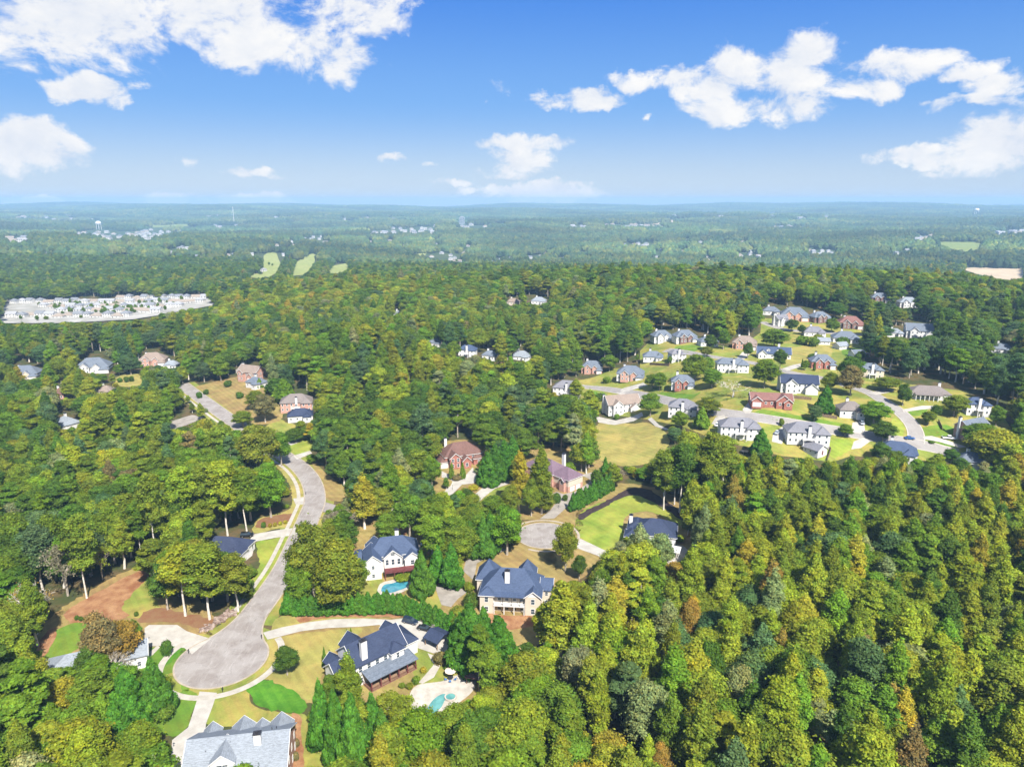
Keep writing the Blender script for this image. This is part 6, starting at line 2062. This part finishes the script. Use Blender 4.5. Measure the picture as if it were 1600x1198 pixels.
buckets = {}
for i in sorted(chosen):
    t = TREES[i]
    r, m = relation(t)
    size = 'big' if t['h'] > 17 else ('mid-sized' if t['h'] > 9 else 'small')
    if t['sp'] == 'bush':
        size = 'small' if t['h'] < 2.5 else 'broad'
    buckets.setdefault((size, t['word'], KINDWORD[t['sp']], r, m), []).append(i)
UN = 'first second third fourth fifth sixth seventh eighth ninth tenth eleventh twelfth thirteenth fourteenth fifteenth sixteenth seventeenth eighteenth nineteenth'.split()
def nth(n):
    if n < 20:
        return UN[n - 1]
    t, u = divmod(n, 10)
    return ['twentieth', 'thirtieth', 'fortieth'][t - 2] if u == 0 else ['twenty', 'thirty', 'forty'][t - 2] + '-' + UN[u - 1]

for (size, word, kw, r, m), lst in buckets.items():
    lst.sort(key=lambda i: TREES[i]['px'][0])
    word = 'green' if word == 'cypress green' else word
    for k, i in enumerate(lst):
        base = '%s %s %s %s %s' % (size, word, kw, r, m)
        TREES[i]['label'] = base if len(lst) == 1 else base + ', ' + ('leftmost' if k == 0 else nth(k + 1) + ' from left')
        TREES[i]['group'] = {'tall': 'pale-trunked trees', 'oak': 'broadleaf trees', 'poplar': 'tall narrow trees', 'pine': 'pines', 'cypress': 'dense cypresses', 'bush': 'shrubs', 'bare': 'thin-leaved trees'}[TREES[i]['sp']]

for i in sorted(chosen):
    t = TREES[i]
    cm, tm, jm, h0, r0 = PROTO[t['sp']][t['var']]
    o = bpy.data.objects.new(KINDNAME[t['sp']], None); link(o)
    o.location = (t['x'], t['y'], t['z'] - .1); o.rotation_euler = (0, 0, t['rot'])
    o.scale = (t['r'] / r0, t['r'] / r0, t['h'] / h0)
    o.empty_display_size = .5
    tag(o, t['label'], 'shrub' if t['sp'] == 'bush' else 'tree', t['group'])
    c = link(bpy.data.objects.new('crown', cm)); c.parent = o; c['tint'] = [float(q) for q in t['tint']]
    if t['sp'] == 'bush' and t['h'] < 3:
        continue
    k = link(bpy.data.objects.new('trunk', tm)); k.parent = o


# ---------------------------------------------------------------- the mass of the woods
def scatter(name, protos, rows, label):
    """one object that strews tree meshes over points: rows of x, y, z, rot, sx, sz, index, tint"""
    col = bpy.data.collections.new(name + '_kinds')
    for k, me in enumerate(protos):
        col.objects.link(bpy.data.objects.new('%s_kind_%03d' % (name, k), me))
    rows = np.array(rows, float)
    me = bpy.data.meshes.new(name)
    me.vertices.add(len(rows)); me.vertices.foreach_set('co', rows[:, :3].astype(np.float32).ravel())
    for nm, typ, key, data in (('rot', 'FLOAT_VECTOR', 'vector', np.stack([rows[:, 3] * 0, rows[:, 3] * 0, rows[:, 3]], 1)), ('scl', 'FLOAT_VECTOR', 'vector', np.stack([rows[:, 4], rows[:, 4], rows[:, 5]], 1)), ('tint', 'FLOAT_VECTOR', 'vector', rows[:, 7:10])):
        a = me.attributes.new(nm, typ, 'POINT'); a.data.foreach_set(key, data.astype(np.float32).ravel())
    a = me.attributes.new('kind_index', 'INT', 'POINT'); a.data.foreach_set('value', rows[:, 6].astype(np.int32))
    o = link(bpy.data.objects.new(name, me))
    tag(o, label, None, None, 'stuff')
    ng = bpy.data.node_groups.new(name + '_nodes', 'GeometryNodeTree')
    ng.interface.new_socket('Geometry', in_out='INPUT', socket_type='NodeSocketGeometry')
    ng.interface.new_socket('Geometry', in_out='OUTPUT', socket_type='NodeSocketGeometry')
    gi, go = ng.nodes.new('NodeGroupInput'), ng.nodes.new('NodeGroupOutput')
    ip = ng.nodes.new('GeometryNodeInstanceOnPoints')
    ci = ng.nodes.new('GeometryNodeCollectionInfo')
    ci.inputs['Collection'].default_value = col
    ci.inputs['Separate Children'].default_value = True; ci.inputs['Reset Children'].default_value = True
    def attr(nm, typ):
        q = ng.nodes.new('GeometryNodeInputNamedAttribute'); q.data_type = typ; q.inputs['Name'].default_value = nm
        return q.outputs['Attribute']
    L = ng.links.new
    L(gi.outputs[0], ip.inputs['Points']); L(ci.outputs[0], ip.inputs['Instance'])
    ip.inputs['Pick Instance'].default_value = True
    L(attr('kind_index', 'INT'), ip.inputs['Instance Index'])
    e2r = ng.nodes.new('FunctionNodeEulerToRotation')
    L(attr('rot', 'FLOAT_VECTOR'), e2r.inputs[0]); L(e2r.outputs[0], ip.inputs['Rotation'])
    L(attr('scl', 'FLOAT_VECTOR'), ip.inputs['Scale'])
    L(ip.outputs[0], go.inputs[0])
    md = o.modifiers.new('strew', 'NODES'); md.node_group = ng
    return o


plist, pidx = [], {}
for s_ in PROTO:
    for k, pr in enumerate(PROTO[s_]):
        pidx[(s_, k)] = len(plist); plist.append(pr[2])
rows = []
for i, t in enumerate(TREES):
    if i in chosen:
        continue
    h0, r0 = PROTO[t['sp']][t['var']][3:]
    rows.append((t['x'], t['y'], t['z'] - .1, t['rot'], t['r'] / r0, t['h'] / h0, pidx[(t['sp'], t['var'])], *t['tint']))
scatter('forest', plist, rows, 'mixed woodland filling the middle distance around the houses')


# ---------------------------------------------------------------- far off: estates, towers and the wooded plain
FARW = mat('far_wall', (.50, .495, .48), .7, .06)
FARR = [mat('far_roof_pale', (.27, .275, .29), .8, .1), mat('far_roof_grey', (.17, .18, .20), .8, .1), mat('far_roof_tan', (.25, .21, .175), .8, .1)]


def far_house_mesh(w, d, h, k):
    mb = MB()
    mb.box(-w / 2, w / 2, -d / 2, d / 2, -2, h)
    rb = MB(); roof_solid(rb, -w / 2, w / 2, -d / 2, d / 2, h, 'gx' if k % 2 else 'hip', .6, .4)
    me_w = mb; me_w.poly(rb.v, rb.f, 1)
    if k % 2:
        cy2 = d / 2 * .6
        for X in (-w / 2, w / 2):
            me_w.poly([(X, -d / 2, h), (X, d / 2, h), (X, 0, h + cy2)], [(0, 1, 2)], 0)
    for q in range(3):
        for zz in ((1.6, 4.4) if h > 5 else (1.6,)):
            x = -w / 2 + w * (q + .5) / 3
            me_w.box(x - .6, x + .6, -d / 2 - .06, -d / 2 + .02, zz - .8, zz + .8, 2)
    return me_w.mesh('far_house', [FARW, FARR[k % 3], GLASS])


FHM = [far_house_mesh(w, d, h, k) for k, (w, d, h) in enumerate(((13, 10, 5.8), (12, 11, 6), (15, 11, 3.4), (14, 10, 5.8), (11, 12, 6), (17, 11, 3.6)))]
n_est = 0
def far_house(x, y, label, group, s=1.0, yaw=None, cat='house', name='estate_house', me=None):
    p = P(x, y)
    o = link(bpy.data.objects.new(name, me or FHM[rs.randint(len(FHM))]))
    o.location = p; o.rotation_euler = (0, 0, R(yaw if yaw is not None else rs.uniform(-30, 30))); o.scale = (s, s, s)
    tag(o, label, cat, group)
    k = pxm(p)
    w = 15 * s * k / 2
    keep([(x - w, y + 1), (x - w, y - 8 * s * k), (x + w, y - 8 * s * k), (x + w, y + 1)])
    return o


rows_est = [('back', 467, 190, 332, 13), ('second', 474, 8, 330, 14), ('third', 481, 70, 290, 14), ('fourth', 488, 96, 250, 15), ('front', 496, 4, 205, 15)]
for nm, y, xa, xb, st in rows_est:
    xs_ = np.arange(xa, xb, st)
    for k, x in enumerate(xs_):
        far_house(x + rs.uniform(-2, 2), y + rs.uniform(-1, 1), 'white house %s from left in the %s row of the pale estate' % (nth(k + 1), nm), 'white houses of the pale estate', .8, rs.uniform(-8, 8))
CLUS = [('the pale band under the left horizon', 60, 340, 60, 3, 10, 2.2), ('the pale band under the middle horizon', 480, 341, 160, 4, 16, 2.0), ('the pale band under the right horizon', 1150, 338, 150, 4, 16, 2.2), ('the woods behind the pale estate', 250, 412, 200, 14, 12, 1.0), ('the clearings above the right ridge', 1130, 400, 160, 8, 12, 1.0), ('the cluster below the water tower', 180, 369, 75, 6, 26, 1.5), ('the cluster right of the water tower', 255, 364, 40, 4, 12, 1.5), ('the far ridge cluster at the left edge', 20, 376, 30, 3, 7, 1.6), ('the far left slope', 110, 345, 60, 2, 8, 2.0),
        ('the long pale far estate', 630, 362, 62, 5, 30, 1.5), ('the far town centre', 740, 355, 70, 3, 12, 1.8), ('the far right of centre estate', 960, 354, 80, 3, 22, 1.7), ('the woods below the long pale estate', 700, 402, 30, 9, 9, 1.0),
        ('the far row above the woods', 990, 384, 30, 2, 7, 1.2), ('the far right estate', 1240, 357, 36, 2, 12, 1.7), ('the far school', 1245, 344, 12, 2, 4, 2.6), ('the far sheds', 1440, 372, 18, 4, 7, 1.3), ('the far big sheds', 1560, 366, 40, 2, 7, 2.0),
        ('the hill at centre right', 1100, 372, 60, 10, 8, 1.1), ('the hazy left slope', 340, 357, 40, 5, 9, 1.6), ('the woods left of the fairways', 260, 398, 110, 12, 14, 1.0), ('the woods right of the fairways', 800, 408, 130, 12, 12, 1.0),
        ('the tree covered plain', 560, 378, 180, 8, 16, 1.1), ('the right far woods', 1280, 392, 150, 10, 12, 1.0)]
SIDEW = ['left', 'middle', 'right']
for nm, cx, cyy, w, hh, n, s in CLUS:
    pts = sorted((cx + rs.uniform(-w, w), cyy + rs.uniform(-hh, hh)) for _ in range(n))
    for k, (x, y) in enumerate(pts):
        if 0 <= x <= 1600:
            far_house(x, y, 'small pale house %s from left in %s' % (nth(k + 1), nm), 'pale houses far off', s)


def water_tower(label, px, h, r, white):
    o = empty('water_tower', P(*px)); tag(o, label, 'water tower', 'water towers')
    bm = bmesh.new(); bmesh.ops.create_uvsphere(bm, u_segments=20, v_segments=12, radius=1)
    for v in bm.verts:
        v.co = Vector((v.co.x * r, v.co.y * r, v.co.z * r * .72 + h - r * .7))
    me = bpy.data.meshes.new('tank'); bm.to_mesh(me); bm.free(); me.materials.append(white)
    t = link(bpy.data.objects.new('tank', me)); t.parent = o
    for i in range(6):
        a = i * math.pi / 3
        MB().tube((r * .95 * math.cos(a), r * .95 * math.sin(a), -3), (r * .85 * math.cos(a), r * .85 * math.sin(a), h - r * .7), .9, .8, 6).build('leg', white, o)
    MB().tube((0, 0, -3), (0, 0, h - r), 1.6, 1.6, 8).build('riser', white, o)


TOWERW = mat('tower_white', (.78, .78, .78), .6, .05)
water_tower('white legged water tower above the left far cluster', (155, 359), 48, 15, TOWERW)
water_tower('white water tower on the right horizon', (1525, 337), 62, 19, TOWERW)
keep([(146, 344), (166, 344), (166, 358), (146, 358)]); keep([(1516, 326), (1534, 326), (1534, 337), (1516, 337)])
o = empty('office_tower', P(722, 350)); tag(o, 'lone slab block rising from the far town', 'building')
MB().box(-16, 16, -10, 10, -3, 44).build('wall', mat('tower_grey', (.36, .38, .40), .7, .1), o)
MB().box(-6, 8, -6, 6, 44.01, 50).build('plant_room', mat('tower_dark', (.25, .25, .26), .7, .1), o)
for q in range(8):
    MB().box(-14.5, 14.5, -10.25, -10.01, 3 + q * 5, 5.6 + q * 5).build('window', GLASS, o)
keep([(710, 340), (734, 340), (734, 351), (710, 351)])
o = empty('radio_mast', P(366, 350)); tag(o, 'thin radio mast on the hazy left horizon', 'mast')
MB().tube((0, 0, -2), (0, 0, 120), 1.4, .9, 5).build('mast', TOWERW, o)
for i in range(3):
    a = i * 2.1
    MB().tube((45 * math.cos(a), 45 * math.sin(a), -2), (0, 0, 100), .25, .25, 3).build('guy_wire', TOWERW, o)


def patch_mesh(size, n, seed, rad):
    r_ = np.random.RandomState(seed)
    V, F, C = [], [], []
    b = 0
    iv, f = ICO1
    for k in range(n):
        a, q = r_.uniform(0, 6.28), math.sqrt(r_.uniform()) * size * .58
        s = rad * r_.uniform(.7, 1.35)
        hh = r_.uniform(9, 17)
        tall = r_.uniform(.8, 1.5)
        vv = iv * (1 + r_.normal(0, .13, (len(iv), 1))) * np.array([s, s, s * tall]) + np.array([q * math.cos(a), q * math.sin(a), hh - s * .4])
        V.append(vv); F.append(f + b); b += len(vv)
        u = r_.uniform()
        base = np.array([(.78, .86, .95), (1, 1, 1), (1.2, 1.12, .9), (1.05, 1.0, 1.2), (.9, .98, .95)][r_.randint(5)]) * r_.uniform(.85, 1.15)
        C.append(base * r_.uniform(.82, 1.18, (len(f), 1)))
    me = mesh_np('canopy_patch', np.concatenate(V), np.concatenate(F), [LEAF])
    at = me.attributes.new('leaf', 'FLOAT_COLOR', 'FACE')
    c = np.concatenate(C)
    at.data.foreach_set('color', np.concatenate([c, np.ones((len(c), 1))], 1).astype(np.float32).ravel())
    return me


def far_woods(name, y0, y1, step, n, rad, seed, label, margin):
    x, y = wood_points(y0, y1, step)
    z = T(x, y)
    px, py, dp = project(x, y, z + 8)
    k = FPX / dp
    ok = np.ones(len(x), bool)
    for ax in (-.5, 0, .5):
        for az in (0, 8, 16):
            qx, qy, _ = project(x + ax * step * margin, y, z + az)
            ix = np.clip((qx / 2).astype(int), 0, 799); iy = np.clip((qy / 2).astype(int), 0, 599)
            ok &= ~(MASK[iy, ix] & (qx > 0) & (qx < 1600))
    x, y, z = x[ok], y[ok], z[ok]
    base = np.array([(.085, .135, .048), (.105, .148, .048), (.070, .122, .052), (.130, .158, .048)])
    rows = []
    for a, b, c in zip(x, y, z):
        v = .5 + .5 * math.sin(a / 210 + 2 * math.sin(b / 330)) * math.sin(b / 260 + 1.5 * math.sin(a / 410))
        t = base[rs.randint(4)] * (.62 + .76 * v) * (.85 + .3 * (math.sin(b / 190 + a / 900) > 0)) * rs.uniform(.9, 1.1)
        rows.append((a, b, c, rs.uniform(0, 6.28), rs.uniform(.9, 1.15), rs.uniform(.85, 1.2), rs.randint(6), *t))
    scatter(name, [patch_mesh(step, n, seed + q, rad) for q in range(6)], rows, label)


far_woods('distant_forest', 1700, 3500, 34, 16, 7.2, 100, 'hazy wooded plain beyond the ridge', .8)
far_woods('horizon_forest', 3500, 12000, 95, 75, 10.5, 200, 'blue wooded plain below the horizon', .3)

# ---------------------------------------------------------------- haze
def haze():
    mb = MB(); mb.box(-13600, 13600, -2900, 13200, -60, 170)
    m = bpy.data.materials.new('haze')
    m.use_nodes = True
    nt = m.node_tree; nt.nodes.clear()
    N = NT(nt)
    v = N.n('ShaderNodeVolumePrincipled')
    v.inputs['Color'].default_value = (.42, .70, 1.0, 1)
    v.inputs['Density'].default_value = HAZE
    v.inputs['Anisotropy'].default_value = .0
    out = N.n('ShaderNodeOutputMaterial')
    N.put(out.inputs['Volume'], v.outputs[0])
    m.cycles.homogeneous_volume = True
    o = mb.build('haze', m)
    tag(o, 'pale blue summer haze over the land', None, None, 'stuff')


HAZE = 1.2e-4
haze()
